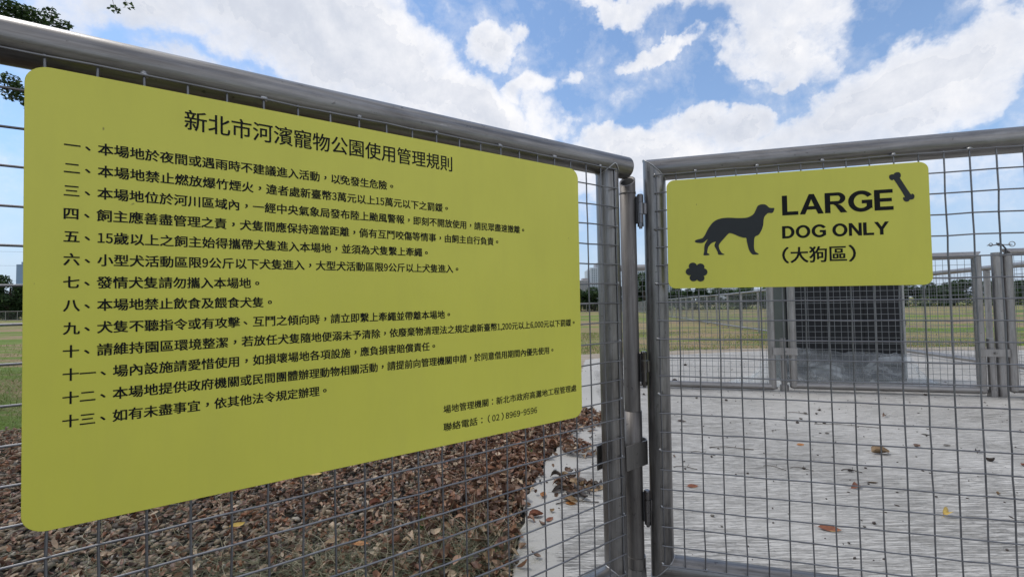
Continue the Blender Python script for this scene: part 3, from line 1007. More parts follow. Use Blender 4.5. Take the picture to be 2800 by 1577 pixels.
def bold_line(s, x0, x1, zb, zt, gap):
    V, F, x, lay = [], [], 0.0, 0
    for ch in s:
        parts, adv = bold_letter(ch)
        if ch == 'Y': x -= 0.07
        for i, (pv, pf) in enumerate(parts):
            b = len(V)
            V += [(px + x, -0.00004 * i, pz) for px, pz in pv]
            F += [[k + b for k in f] for f in pf]
        x += adv + (gap if adv != 0.30 else 0)
    A = np.array(V)
    lo, hi = A[:, 0].min(), A[:, 0].max()
    A[:, 0] = x0 - SX + (A[:, 0] - lo) * (x1 - x0) / (hi - lo)
    A[:, 2] = zb - SZ + A[:, 2] * (zt - zb)
    return mesh_from('text', A, F)


obj('text_line', bold_line('LARGE', 0.3020, 0.5407, -0.1320, -0.0815, 0.055), M['ink'], sR, at(0, INK_Y, 0))
obj('text_line', bold_line('DOG ONLY', 0.3004, 0.5300, -0.1910, -0.1595, 0.085), M['ink'], sR, at(0, INK_Y, 0))
obj('text_line', block_text('(大狗區)', 0.2998, 0.4588, -0.2545, -0.2130, 0.020), M['ink'], sR, at(0, INK_Y, 0))

DOG = [(0.0929, -0.1887), (0.0965, -0.1853), (0.1062, -0.1828), (0.1125, -0.1808), (0.1187, -0.1722), (0.1244, -0.1607), (0.1315, -0.1492), (0.1398, -0.1394), (0.1507, -0.1333), (0.1642, -0.1305), (0.1801, -0.1306), (0.1986, -0.1326), (0.2169, -0.1329), (0.2274, -0.13), (0.2366, -0.1234), (0.2421, -0.1122), (0.2462, -0.1038), (0.2527, -0.1005), (0.2591, -0.1003), (0.2655, -0.1022), (0.2716, -0.1089), (0.2767, -0.111), (0.2838, -0.1115), (0.2836, -0.1163), (0.2814, -0.1219), (0.2776, -0.1242), (0.2699, -0.1237), (0.2647, -0.128), (0.2607, -0.1335), (0.2587, -0.142), (0.2576, -0.1534), (0.2543, -0.1647), (0.2494, -0.1745), (0.2454, -0.1794), (0.2389, -0.1826), (0.2361, -0.1882), (0.2353, -0.1982), (0.235, -0.2126), (0.2373, -0.2213), (0.2416, -0.2252), (0.2448, -0.2273), (0.244, -0.2296), (0.2324, -0.2294), (0.2274, -0.2252), (0.223, -0.2164), (0.2206, -0.2062), (0.2184, -0.1946), (0.2173, -0.1858), (0.2103, -0.1846), (0.1999, -0.1806), (0.1896, -0.1749), (0.1804, -0.1715), (0.1751, -0.1727), (0.1655, -0.1833), (0.1559, -0.1946), (0.1517, -0.2017), (0.1521, -0.209), (0.1553, -0.2179), (0.1597, -0.2234), (0.1636, -0.2256), (0.1636, -0.2273), (0.1503, -0.2268), (0.1485, -0.2206), (0.1447, -0.2117), (0.1409, -0.2033), (0.1424, -0.1969), (0.1444, -0.192), (0.1398, -0.193), (0.133, -0.1965), (0.126, -0.205), (0.1237, -0.2137), (0.1229, -0.221), (0.1269, -0.2236), (0.1277, -0.2268), (0.1155, -0.2272), (0.1136, -0.2251), (0.1155, -0.2163), (0.1159, -0.2075), (0.1172, -0.1993), (0.1204, -0.1929), (0.1246, -0.1849), (0.1197, -0.1885), (0.1147, -0.1927), (0.11, -0.1942), (0.1004, -0.1935), (0.095, -0.1918)]
BONE = [(0.534, -0.0505), (0.5356, -0.0472), (0.5396, -0.0459), (0.5435, -0.046), (0.5451, -0.0433), (0.5494, -0.0416), (0.5543, -0.0422), (0.557, -0.0455), (0.5578, -0.0502), (0.5567, -0.0548), (0.5562, -0.0571), (0.5754, -0.0958), (0.5783, -0.0953), (0.582, -0.0979), (0.5833, -0.1026), (0.5816, -0.1078), (0.5777, -0.1098), (0.5739, -0.1098), (0.5719, -0.1129), (0.568, -0.1144), (0.5633, -0.1127), (0.5606, -0.1079), (0.5611, -0.1028), (0.5634, -0.1002), (0.5445, -0.0608), (0.541, -0.0605), (0.5372, -0.059), (0.5344, -0.0553)]
PAW = [(0.0866, -0.2552, 0.0093), (0.1052, -0.2581, 0.0092), (0.0789, -0.2697, 0.0094), (0.0962, -0.2712, 0.0150), (0.1117, -0.2716, 0.0098), (0.0878, -0.2863, 0.0090), (0.105, -0.2873, 0.0088)]


def smooth_poly(pts, sub=3):
    out_ = []
    n = len(pts)
    for i in range(n):
        p0, p1, p2, p3 = (np.array(pts[(i + k) % n]) for k in (-1, 0, 1, 2))
        for s in range(sub):
            t = s / sub
            out_.append(0.5 * ((2 * p1) + (-p0 + p2) * t + (2 * p0 - 5 * p1 + 4 * p2 - p3) * t * t + (-p0 + 3 * p1 - 3 * p2 + p3) * t ** 3))
    return out_


def cutout(name, pts, mat, y, th=0.0007):
    """cut vinyl shape standing a little proud of the board"""
    P = smooth_poly(pts)
    n = len(P)
    V = [(p[0] - SX, y, p[1] - SZ) for p in P] + [(p[0] - SX, y + th, p[1] - SZ) for p in P]
    F = [list(range(n))] + [[k, n + k, n + (k + 1) % n, (k + 1) % n] for k in range(n)]
    return obj(name, mesh_from(name, V, F), mat, sR)


cutout('dog_silhouette', DOG, M['ink_grey'], -0.0006)
cutout('bone_symbol', BONE, M['ink_grey'], -0.0006)
b_ = MB()
for q, (cx, cz, r) in enumerate(PAW):
    n = 26
    y = -0.0006 - 0.00025 * (q % 4)
    ring_ = [(cx - SX + r * 1.10 * math.cos(2 * PI * k / n), y, cz - SZ + r * 1.04 * math.sin(2 * PI * k / n)) for k in range(n)]
    back = [(x, 0.0, z) for x, _, z in ring_]
    b_.add(ring_ + back, [list(range(n))] + [[k, n + k, n + (k + 1) % n, (k + 1) % n] for k in range(n)])
b_.build('paw_print', M['ink_grey'], sR)

# ------------------------------------------------------------------ pivot post between the panels
PX, PYW = 0.3345, 1.225
gp = gz(PYW) + 0.025
post = thing('pivot_post', 'round steel gate post with an open slanted top between the two panels', 'post', at(PX, PYW, gp))


def ring_tube(r, wall, z0, z1, cut=0.0, n=48):
    """open tube with a wall; the top is cut so that it is higher at the back"""
    V, F = [], []
    for rr_, inner in ((r, 0), (r - wall, 1)):
        for top in (0, 1):
            for k in range(n):
                t = 2 * PI * k / n
                x, y = rr_ * math.cos(t), rr_ * math.sin(t)
                z = z1 + cut * (y * 0.9 + x * 0.45) / r if top else z0
                V.append((x, y, z))
    for k in range(n):
        j = (k + 1) % n
        F += [[k, j, n + j, n + k], [2 * n + k, 3 * n + k, 3 * n + j, 2 * n + j], [n + k, n + j, 3 * n + j, 3 * n + k]]
    me = mesh_from('tube', V, F)
    me.polygons.foreach_set('use_smooth', [True, True, False] * n)
    return me


zt = 0.36 + H0 - gp - 0.003
obj('upper_tube', ring_tube(0.0222, 0.003, 0.44, zt - 0.014, 0.019), M['pivot'], post)
obj('inner_shade_liner', ring_tube(0.0189, 0.001, 0.9, zt - 0.020, 0.019), M['dark_inside'], post)  # added liner, the shade down the open tube put into its colour
obj('collar', ring_tube(0.0232, 0.0035, zt - 0.052, zt - 0.047, 0.0), M['pivot'], post)
obj('sleeve', ring_tube(0.0250, 0.0028, 0.34, 0.488 - gp, 0.0), M['pivot'], post)
obj('lower_tube', pipe_mesh(0.0232, 0.36, 0, 0, 40, 4), M['pivot'], post, at(0, 0, 0.0))
MB().tube((0, 0, 0.055), (0, 0, 0.082), 0.0262, 0.0262, 40).build('foot_collar', M['plate'], post)
MB().box((-0.03, -0.03, 0.0), (0.03, 0.03, 0.006), 0.001).tube((0, 0, 0.006), (0, 0, 0.05), 0.0285, 0.0265, 6, True, False).build('foot', M['plate'], post)


def strip(pts, th, z0, z1):
    """flat bar bent along a polyline in plan, standing from z0 to z1"""
    P = [Vector((x, y)) for x, y in pts]
    L_, R_ = [], []
    for i, p in enumerate(P):
        d = (P[min(i + 1, len(P) - 1)] - P[max(i - 1, 0)]).normalized()
        nn = Vector((-d.y, d.x)) * th / 2
        L_.append(p + nn); R_.append(p - nn)
    n = len(P)
    V = [(p.x, p.y, z) for z in (z0, z1) for p in L_ + R_]
    F = []
    for i in range(n - 1):
        F += [[i, i + 1, 2 * n + i + 1, 2 * n + i], [n + i + 1, n + i, 3 * n + i, 3 * n + i + 1],
              [2 * n + i, 2 * n + i + 1, 3 * n + i + 1, 3 * n + i], [i + 1, i, n + i, n + i + 1]]
    F += [[0, 2 * n, 3 * n, n], [n - 1, 2 * n - 1, 4 * n - 1, 3 * n - 1]]
    return V, F


# strap clamp ties the post to the stile of the left panel; drawn in the left panel's plan
inv = Matrix.Translation((PX, PYW, gp)).inverted() @ ML
cz = 0.371 - (0.34551469 + H0)
V, F = strip([(0.0365, 0.0215), (0.075, 0.0225), (0.124, 0.0235), (0.1345, 0.036), (0.1365, 0.062)], 0.0032, cz - 0.033, cz + 0.033)
me = mesh_from('clamp_plate', [inv @ Vector(v) for v in V], F)
obj('clamp_plate', me, M['plate'], post)
V, F = strip([(-0.021, 0.0710), (0.05, 0.083), (0.12, 0.091), (0.1365, 0.066)], 0.0032, cz - 0.033, cz + 0.033)
me = mesh_from('clamp_plate', [inv @ Vector(v) for v in V], F)
obj('clamp_plate', me, M['plate'], post)
bq = inv @ Vector((0.1385, 0.050, cz + 0.008))
MB().tube(bq, bq + Vector((0.0075, -0.003, 0)), 0.0075, 0.0075, 6, True, False).tube(bq + Vector((0.0075, -0.003, 0)), bq + Vector((0.011, -0.0045, 0)), 0.0045, 0.004, 12).build('bolt', M['hinge'], post)


def make_hinge(z0, z1):
    """barrel hinge: three knuckles, a pin nut below, a leaf welded to either side"""
    hx, hy = 0.3635 - PX, 1.2035 - PYW
    L = z1 - z0
    h = MB().tube((hx, hy, z0 + L * 0.42), (hx, hy, z0 + L * 0.745), 0.0097, 0.0097, 24).build('hinge', M['hinge'], post)
    MB().tube((hx, hy, z0 + L * 0.755), (hx, hy, z0 + L * 0.975), 0.0088, 0.0088, 24).tube((hx, hy, z0 + L * 0.975), (hx, hy, z1), 0.0088, 0.0066, 24).build('knuckle', M['hinge'], h)
    MB().tube((hx, hy, z0 + L * 0.16), (hx, hy, z0 + L * 0.41), 0.0085, 0.0085, 24).build('knuckle', M['hinge'], h)
    MB().tube((hx, hy, z0 + L * 0.06), (hx, hy, z0 + L * 0.155), 0.0085, 0.0085, 6, True, False).tube((hx, hy, z0), (hx, hy, z0 + L * 0.06), 0.0045, 0.0045, 12).build('pin_nut', M['hinge'], h)
    MB().box((hx - 0.0125, hy - 0.002, z0 + L * 0.15), (hx - 0.0075, hy + 0.006, z0 + L * 0.94), 0.0006).build('hinge_leaf', M['rubber'], h)
    MB().box((hx + 0.0070, hy - 0.003, z0 + L * 0.42), (hx + 0.0165, hy + 0.006, z0 + L * 0.74), 0.0006).build('hinge_leaf', M['hinge'], h)


for a, b in ((0.997, 1.094), (0.557, 0.655), (0.177, 0.276)):
    make_hinge(a - gp, b - gp)

# ================================================================== farther pipe-and-mesh fences
def far_wires(L, rows, pitch, z0, xs_, r=0.0017):
    mb_v, mb_f = [], []
    def bar(a, b, ax):
        i = len(mb_v)
        (x0, z0_), (x1, z1_) = a, b
        if ax == 'h':
            q = [(0, -r, 0), (0, 0, r), (0, r, 0), (0, 0, -r)]
        else:
            q = [(-r, 0, 0), (0, -r, 0), (r, 0, 0), (0, r, 0)]
        for (x, z) in (a, b):
            for d in q:
                mb_v.append((x + d[0], d[1], z + d[2]))
        for k in range(4):
            j = (k + 1) % 4
            mb_f.append([i + k, i + j, i + 4 + j, i + 4 + k])
    for k in range(rows):
        bar((xs_[0], z0 + k * pitch), (xs_[1], z0 + k * pitch), 'h')
    n = int((xs_[1] - xs_[0]) / pitch)
    for k in range(n + 1):
        x = xs_[0] + k * pitch
        bar((x, z0), (x, z0 + (rows - 1) * pitch), 'v')
    return mesh_from('wire_mesh', mb_v, np.array(mb_f))


PA = Vector((1.2576, 4.16)); PB = Vector((3.7878, 3.56))
dA = (PB - PA).normalized()
zA0, zA1 = 0.323 + H0, 0.349 + H0


def inner_matrix(u):
    yaw = math.atan2(dA.y, dA.x)
    q = PA + dA * u
    zt_ = zA0 + (zA1 - zA0) * u / (PB - PA).length
    return Matrix.Translation((q.x, q.y, zt_)) @ Matrix.Rotation(yaw, 4, 'Z')


def inner_panel(u0, u1, label, ext=0.0):
    """origin at the axis crossing of top rail and left stile"""
    p = thing('inner_mesh_panel', label, 'fence panel', inner_matrix(u0), 'mesh panels across the inner side of the slab')
    L = u1 - u0
    h = 1.105
    obj('top_rail', pipe_mesh(PR, L + ext, -1, 1 if ext == 0 else 0, 28, 4), M['far_pipe'], p, at(0, 0, 0, ALONG_X))
    obj('bottom_rail', pipe_mesh(PR, L, 0, 0, 28, 4), M['far_pipe'], p, at(0, 0, -h, ALONG_X))
    for x in (0, L):
        obj('stile', pipe_mesh(PR, h, 0, 0, 28, 4), M['far_pipe'], p, at(x, -0.002, -h - 0.01))
        MB().blob((x, -0.002, -h - 0.008), PR, (1, 1, 0.7), None, 20, 8).build('stile_cap', M['far_pipe'], p)
    wm = obj('wire_mesh', far_wires(L, 22, 0.05, -1.078, (0.02, L - 0.02)), M['far_wire'], p, at(0, -0.035, 0))
    wm['kind'] = 'stuff'
    return p


inner_panel(-0.32, 1.103, 'inner steel mesh panel standing between the gate post and the black board')
inner_panel(1.272, 2.642, 'inner steel mesh panel standing directly in front of the black board')
inner_panel(2.850, 4.22, 'inner steel mesh panel at the far right with a wire latch over its rail')


def inner_post(u, label, tall):
    q = inner_matrix(u).translation
    gq = gz(q.y) + 0.025
    p = thing('short_gate_post', label, 'post', Matrix.Translation((q.x, q.y, gq)) @ Matrix.Rotation(math.atan2(dA.y, dA.x), 4, 'Z'), 'short posts clamped between the inner panels')
    obj('lower_tube', pipe_mesh(0.0235, tall, 0, 0, 24, 3), M['far_pipe'], p)
    MB().tube((0, 0, 0), (0, 0, 0.055), 0.034, 0.034, 6, True, False).build('foot', M['far_pipe'], p)
    MB().box((-0.098, -0.046, tall - 0.145), (0.098, -0.040, tall - 0.083), 0.001).build('clamp_plate', M['far_pipe'], p)
    MB().tube((0, -0.046, tall - 0.114), (0, -0.056, tall - 0.114), 0.010, 0.010, 6, True, False).build('bolt', M['plate'], p)
    return p


inner_post(1.197, 'short clamped post at the left edge of the black board', 0.47)
inner_post(2.712, 'short clamped post under the wire latch at the far right', 0.47)
q = inner_matrix(2.782).translation
tp = thing('tall_gate_post', 'tall steel post beside the short clamped post at the far right', 'post', Matrix.Translation((q.x, q.y + 0.004, gz(q.y) + 0.025)))
obj('tube', pipe_mesh(0.030, 1.17, 0, 0, 28, 3), M['far_pipe'], tp)

# wire latch and strap on the right inner panel
mt_ = inner_matrix(2.80)
lat = thing('wire_latch', 'bent wire latch with small rings lying over the inner top rail', 'latch', mt_ @ at(0, 0, PR))
pts = [(-0.085 + 0.008 * k, -0.012, 0.030 + 0.001 * math.sin(k)) for k in range(22)]
MB().path(pts, 0.003, 6).path([(p[0], p[1] + 0.014, p[2] + 0.004) for p in pts[2:]], 0.003, 6).build('wire', M['plate'], lat)
for x, r in ((-0.055, 0.012), (0.00, 0.011), (0.086, 0.020)):
    MB().path([(x + r * math.cos(2 * PI * k / 14), -0.005, 0.036 + r * math.sin(2 * PI * k / 14)) for k in range(15)], 0.003, 6, False).build('ring', M['plate'], lat)
MB().path([(-0.03, -0.02, 0.045), (0.0, -0.035, 0.03), (0.018, -0.04, -0.005), (0.012, -0.038, -0.04), (-0.01, -0.036, -0.06)], 0.006, 8).build('strap', M['rubber'], lat)


def long_fence(name, label, pts, spacing, skip_wire=False, pitch=0.05):
    """posts, rails and wire following the ground between way-points"""
    (x0, y0), (x1, y1) = pts
    f = thing(name, label, 'fence', at(x0, y0, gz(y0)))
    L = math.hypot(x1 - x0, y1 - y0)
    n = int(L / spacing)
    ux, uy = (x1 - x0) / L, (y1 - y0) / L
    P = [(ux * spacing * k, uy * spacing * k) for k in range(n + 1)]
    Z = [gz(y0 + p[1]) - gz(y0) for p in P]
    pm = pipe_mesh(PR, 1.16, 0, 0, 12, 1)
    for (px, py), z in zip(P, Z):
        obj('post', pm, M['far_pipe'], f, at(px, py, z))
    V_, F_ = [], []
    r = 0.0017

    def bar(a, b, q):
        i = len(V_)
        for p in (a, b):
            for d in q: V_.append((p[0] + d[0], p[1] + d[1], p[2] + d[2]))
        for k in range(4):
            F_.append([i + k, i + (k + 1) % 4, i + 4 + (k + 1) % 4, i + 4 + k])
    for k in range(n):
        a = Vector((P[k][0], P[k][1], Z[k])); b = Vector((P[k + 1][0], P[k + 1][1], Z[k + 1]))
        for nm, h in (('top_rail', 1.19), ('bottom_rail', 0.085)):
            MB().tube(a + Vector((0, 0, h)), b + Vector((0, 0, h)), PR, PR, 12).build(nm, M['far_pipe'], f)
        m_ = int(round(1.105 / pitch))
        for i in range(m_ + 1):
            h = 0.09 + i * pitch
            if h < 1.19: bar(a + Vector((0, 0, h)), b + Vector((0, 0, h)), [(0, 0, -r), (uy * r, -ux * r, 0), (0, 0, r), (-uy * r, ux * r, 0)])
        for i in range(int(spacing / pitch)):
            c = a.lerp(b, (i + 0.5) * pitch / spacing)
            bar(c + Vector((0, 0, 0.085)), c + Vector((0, 0, 1.19)), [(r, 0, 0), (0, r, 0), (-r, 0, 0), (0, -r, 0)])
    wm = obj('wire_mesh', mesh_from('wire_mesh', V_, np.array(F_)), M['far_wire'], f)
    wm['kind'] = 'stuff'
    return f


long_fence('side_fence', 'long steel mesh fence running away across the field on the right', [(5.62 - 0.294, 5.1 - 1.471), (15.6, 54.9)], 1.5)
long_fence('cross_fence', 'low grey mesh fence across the far end of the field in front of the trees', [(15.4, 54.6), (-88.0, 54.6)], 1.5, pitch=0.1)

# ================================================================== black board wrapped in film
FLc, FRc = Vector((2.715, 4.31)), Vector((3.875, 4.27))
db = (FRc - FLc).normalized(); yawb = math.atan2(db.y, db.x)
WB = (FRc - FLc).length
gb = gz(4.3) + 0.025
bd = thing('black_display_board', 'tall black board with pale metal edges standing behind the inner mesh panel', 'board', Matrix.Translation((FLc.x, FLc.y, gb)) @ Matrix.Rotation(yawb, 4, 'Z'))
M['black_panel'] = simple('black_panel', (0.006, 0.007, 0.009), 0.75, 0, 0.2, 6)
M['olive_side'] = simple('dark_olive_side', (0.045, 0.052, 0.045), 0.5, 0, 0.15, 8)
M['edge_trim'] = simple('pale_edge_trim', (0.42, 0.42, 0.40), 0.45, 0.6, 0.1, 20)
MB().box((0.004, 0.006, 0.04), (WB - 0.004, 0.215, 1.25), 0.002).build('body', M['olive_side'], bd)
for a, b in ((0.012, 0.385), (0.389, 0.765), (0.769, WB - 0.020)):
    MB().box((a, -0.002, 0.05), (b, 0.0055, 1.24), 0.0015).build('front_panel', M['black_panel'], bd)
MB().box((WB - 0.018, -0.004, 0.03), (WB + 0.004, 0.03, 1.255), 0.002).build('edge_trim', M['edge_trim'], bd)
MB().box((-0.004, -0.003, 0.03), (0.010, 0.03, 1.255), 0.002).build('edge_trim', M['olive_side'], bd)
MB().box((0.0, 0.0, 0.0), (WB, 0.22, 0.039), 0.002).build('plinth', M['olive_side'], bd)
MB().box((WB + 0.005, 0.004, 0.55), (WB + 0.017, 0.016, 0.60), 0.001).build('catch', M['rubber'], bd)


def film_mat():
    mt, t, b = new_mat('clear_plastic_film')
    co = coords(t)
    n = t.noise(t.mapping(co, (1.0, 1.0, 2.2), (0, 0, 0), (0, 0.35, 0)), 3.2, 4, 0.55, 1.2)
    b.inputs['Base Color'].default_value = (0.80, 0.84, 0.86, 1)
    b.inputs['Roughness'].default_value = 0.28
    t.l.new(t.bump(n, 0.5, 0.03), b.inputs['Normal'])
    tr = t.node('ShaderNodeBsdfTransparent')
    tr.inputs[0].default_value = (0.93, 0.95, 0.96, 1)
    mx = t.node('ShaderNodeMixShader')
    fac = t.ramp(n, [(0.32, 0.11), (0.52, 0.21), (0.70, 0.46)])
    t.l.new(fac, mx.inputs[0]); t.l.new(tr.outputs[0], mx.inputs[1]); t.l.new(b.outputs[0], mx.inputs[2])
    t.l.new(mx.outputs[0], t.n['Material Output'].inputs[0])
    return mt


M['film'] = film_mat()
rs = np.random.RandomState(5)
ns, nh = 170, 26
# plan line of the film round the front of the board, with a tail lying on the slab at either side
line = [(-0.62, -0.10), (-0.40, -0.10), (-0.20, -0.06), (-0.04, -0.03), (0.2, -0.035), (0.6, -0.04), (1.0, -0.035), (WB + 0.02, -0.02), (WB + 0.09, 0.0), (WB + 0.20, 0.0)]
tops = [0.012, 0.10, 0.26, 0.345, 0.345, 0.30, 0.275, 0.265, 0.16, 0.02]
foot = [0.02, 0.10, 0.12, 0.14, 0.20, 0.24, 0.22, 0.14, 0.10, 0.04]
sl = np.linspace(0, 1, len(line))
V = []
wr = rs.uniform(0, 6.28, 40)
for i in range(ns):
    s = i / (ns - 1)
    bx = np.interp(s, sl, [p[0] for p in line]); by = np.interp(s, sl, [p[1] for p in line])
    tp_ = np.interp(s, sl, tops); ft = np.interp(s, sl, foot)
    for j in range(nh):
        q = j / (nh - 1)
        drop = min(1.0, q / 0.72)
        z = tp_ * (1 - drop) ** 0.9
        outw = (0.10 * q + ft * max(0, (q - 0.55) / 0.45))
        wv = sum(math.sin(s * fr + wr[k] + q * (3 + k)) * am for k, (fr, am) in enumerate(((31, .012), (57, .009), (101, .006), (163, .005), (240, .003))))
        crease = 0.010 * math.sin(q * 17 + s * 9 + wr[9]) + 0.006 * math.sin(q * 31 - s * 40 + wr[11])
        V.append((bx + 0.01 * math.sin(q * 9 + s * 60), by - outw + wv * (0.35 + q) + crease, max(0.004 + 0.012 * abs(math.sin(s * 70 + q * 13 + wr[7])), z + crease * 0.8 + wv * 0.6 * (1 - q))))
F = [[i * nh + j, (i + 1) * nh + j, (i + 1) * nh + j + 1, i * nh + j + 1] for i in range(ns - 1) for j in range(nh - 1)]
film = obj('plastic_film', mesh_from('plastic_film', V, F, True), M['film'])
film.matrix_basis = Matrix.Translation((FLc.x, FLc.y, gb)) @ Matrix.Rotation(yawb, 4, 'Z')
tag(film, 'crumpled clear plastic film gathered round the foot of the black board', 'plastic film')


# ================================================================== gravel, leaf litter, grass
rng = np.random.RandomState(12)
ICO = None


def ico():
    p = (1 + 5 ** 0.5) / 2
    V = np.array([(-1, p, 0), (1, p, 0), (-1, -p, 0), (1, -p, 0), (0, -1, p), (0, 1, p), (0, -1, -p), (0, 1, -p), (p, 0, -1), (p, 0, 1), (-p, 0, -1), (-p, 0, 1)], dtype=float)
    V /= np.linalg.norm(V[0])
    F = np.array([(0, 11, 5), (0, 5, 1), (0, 1, 7), (0, 7, 10), (0, 10, 11), (1, 5, 9), (5, 11, 4), (11, 10, 2), (10, 7, 6), (7, 1, 8), (3, 9, 4), (3, 4, 2), (3, 2, 6), (3, 6, 8), (3, 8, 9), (4, 9, 5), (2, 4, 11), (6, 2, 10), (8, 6, 7), (9, 8, 1)])
    return V, F


def in_bed(x, y):
    return (x < edge_x(y) - 0.012) & (y < 3.35 + 0.10 * x) & (y < 3.3)


# pebbles: two layers, the nearer ground first
IV, IF = ico()
n = 34000
x = rng.uniform(-4.4, 0.6, n); y = 0.75 + 2.55 * rng.uniform(0, 1, n) ** 1.1
ok = in_bed(x, y)
x, y = x[ok], y[ok]
n = len(x)
s = rng.uniform(0.006, 0.0125, n) * np.where(rng.uniform(0, 1, n) < 0.12, 1.35, 1.0)
loc = np.stack([x, y, gzv(y) + 0.006 + rng.uniform(0, 0.012, n)], 1)
S = np.stack([s * rng.uniform(1.0, 1.6, n), s, s * rng.uniform(0.45, 0.75, n)], 1)
TV = IV[None] * (1 + rng.uniform(-0.12, 0.12, (n, 12, 1)))
me = scatter('gravel', TV, IF, loc, rots(n, rng, 0.35), S, True)
tag(obj('gravel', me, M['pebble']), 'river pebbles of the gravel bed beside the slab', kind='stuff')


def leaf_template(curl=0.25, fold=0.25, twist=0.0, n=7, w=0.42, stem=True):
    """one dry leaf, 1 long: folded along the midrib, curled along its length"""
    V, F = [], []
    for i in range(n):
        q = i / (n - 1)
        wd = w * (math.sin(PI * min(1, q * 1.03)) ** 0.75) * (1.15 - 0.4 * q) * 0.5
        if i in (0, n - 1): wd = 0.006
        a = curl * (q - 0.5) * 2
        X = (math.sin(a) / curl if abs(curl) > 1e-3 else (q - 0.5) * 2) * 0.5
        Z = ((1 - math.cos(a)) / curl if abs(curl) > 1e-3 else 0) * 0.5
        tw = twist * (q - 0.5)
        for sgn in (-1, 0, 1):
            yy = sgn * wd; zz = fold * abs(sgn) * wd * 1.4
            V.append((X, yy * math.cos(tw) - zz * math.sin(tw), Z + yy * math.sin(tw) + zz * math.cos(tw)))
    for i in range(n - 1):
        for k in (0, 1):
            a = i * 3 + k
            F.append((a, a + 1, a + 4, a + 3))
    if stem:
        b = len(V)
        V += [(-0.5, -0.008, V[1][2]), (-0.5, 0.008, V[1][2]), (-0.72, 0.006, V[1][2] + 0.03), (-0.72, -0.006, V[1][2] + 0.03)]
        F.append((b, b + 1, b + 2, b + 3))
    return np.array(V), np.array(F)


TEMPL = [leaf_template(c, f, tw) for c, f, tw in ((0.9, 0.7, 0.6), (1.5, 0.5, -0.8), (-1.1, 0.9, 0.4), (0.5, 1.2, 1.2), (2.0, 0.8, 0.0), (0.3, 0.35, 0.3), (-0.6, 0.6, -1.3))]


def litter(name, label, n, fx, fy, size, lift, mat, keep=None, tilt=0.55):
    x = fx(n); y = fy(n)
    ok = np.ones(n, bool) if keep is None else keep(x, y)
    x, y = x[ok], y[ok]
    n = len(x)
    which = rng.randint(0, len(TEMPL), n)
    TV = np.stack([TEMPL[k][0] for k in which])
    s = rng.uniform(size[0], size[1], n)
    loc = np.stack([x, y, gzv(y) + lift[0] + rng.uniform(0, lift[1], n) + s * 0.1], 1)
    S = np.stack([s, s * rng.uniform(0.7, 1.2, n), s], 1)
    me = scatter(name, TV, TEMPL[0][1], loc, rots(n, rng, tilt), S)
    tag(obj(name, me, mat), label, kind='stuff')


def dens(x, y):
    """leaves pile up against the slab; thinner over the open pebbles"""
    d = edge_x(y) - x
    p = np.clip(1.25 - d / 0.75, 0.42, 1.0)
    patchy = 0.55 + 0.45 * np.sin(x * 3.1 + 1.3 * np.sin(y * 2.3)) * np.sin(y * 4.7 + x)
    p = np.where(d > 0.6, p * np.clip(patchy + 0.35, 0.3, 1.1), p)
    return in_bed(x, y) & (rng.uniform(0, 1, len(x)) < p)


litter('leaf_litter', 'curled brown dead leaves drifted over the gravel bed', 52000,
       lambda n: rng.uniform(-4.2, 0.58, n), lambda n: 0.8 + 2.5 * rng.uniform(0, 1, n), (0.020, 0.044), (0.012, 0.018), M['dead_leaf'], dens)
litter('leaf_drift', 'deep drift of brown leaves against the edge of the slab', 3900,
       lambda n: rng.uniform(-0.75, 0.6, n), lambda n: rng.uniform(0.9, 3.2, n), (0.030, 0.060), (0.015, 0.035), M['dead_leaf'],
       lambda x, y: (x < edge_x(y) - 0.005 + 0.03 * np.sin(y * 23)) & (edge_x(y) - x < 0.16 + 0.30 * (0.5 + 0.5 * np.sin(y * 5.0 + 0.6)) + 0.25 * (y > 1.9)), 0.8)


def blades(name, label, x, y, L, w, mat, lean=1.0, lift=0.0, seg=4, z0=None, bend=0.8):
    """thin bent grass stalks; lean 0 upright ... 1.5 lying flat"""
    n = len(x)
    a = rng.uniform(0, 2 * PI, n)
    th = np.clip(rng.normal(lean, 0.22, n), 0.02, 1.5)
    cu = rng.normal(0, bend, n)
    P = []
    px, py, pz = x.copy(), y.copy(), (gzv(y) + lift) if z0 is None else z0.copy()
    V = np.zeros((n, (seg + 1) * 2, 3))
    for i in range(seg + 1):
        q = i / seg
        ww = w * (1 - 0.75 * q)
        aa = a + cu * q
        V[:, 2 * i, 0] = px - np.sin(aa) * ww; V[:, 2 * i, 1] = py + np.cos(aa) * ww; V[:, 2 * i, 2] = pz
        V[:, 2 * i + 1, 0] = px + np.sin(aa) * ww; V[:, 2 * i + 1, 1] = py - np.cos(aa) * ww; V[:, 2 * i + 1, 2] = pz + ww * 0.3
        t2 = np.clip(th + q * 0.5, 0, 1.62)
        st = L / seg
        px = px + np.cos(aa) * np.sin(t2) * st; py = py + np.sin(aa) * np.sin(t2) * st; pz = pz + np.cos(t2) * st
    F = []
    for i in range(seg):
        F.append((2 * i, 2 * i + 1, 2 * i + 3, 2 * i + 2))
    F = np.array(F)
    FF = F[None] + (np.arange(n) * (seg + 1) * 2)[:, None, None]
    me = mesh_from(name, V.reshape(-1, 3), FF.reshape(-1, 4))
    return tag(obj(name, me, mat), label, kind='stuff')


# dry straw: thick near the viewer, thin tufts over the rest of the bed
def clumped(n, cx, cy, sx, sy):
    return cx + rng.normal(0, sx, n), cy + rng.normal(0, sy, n)


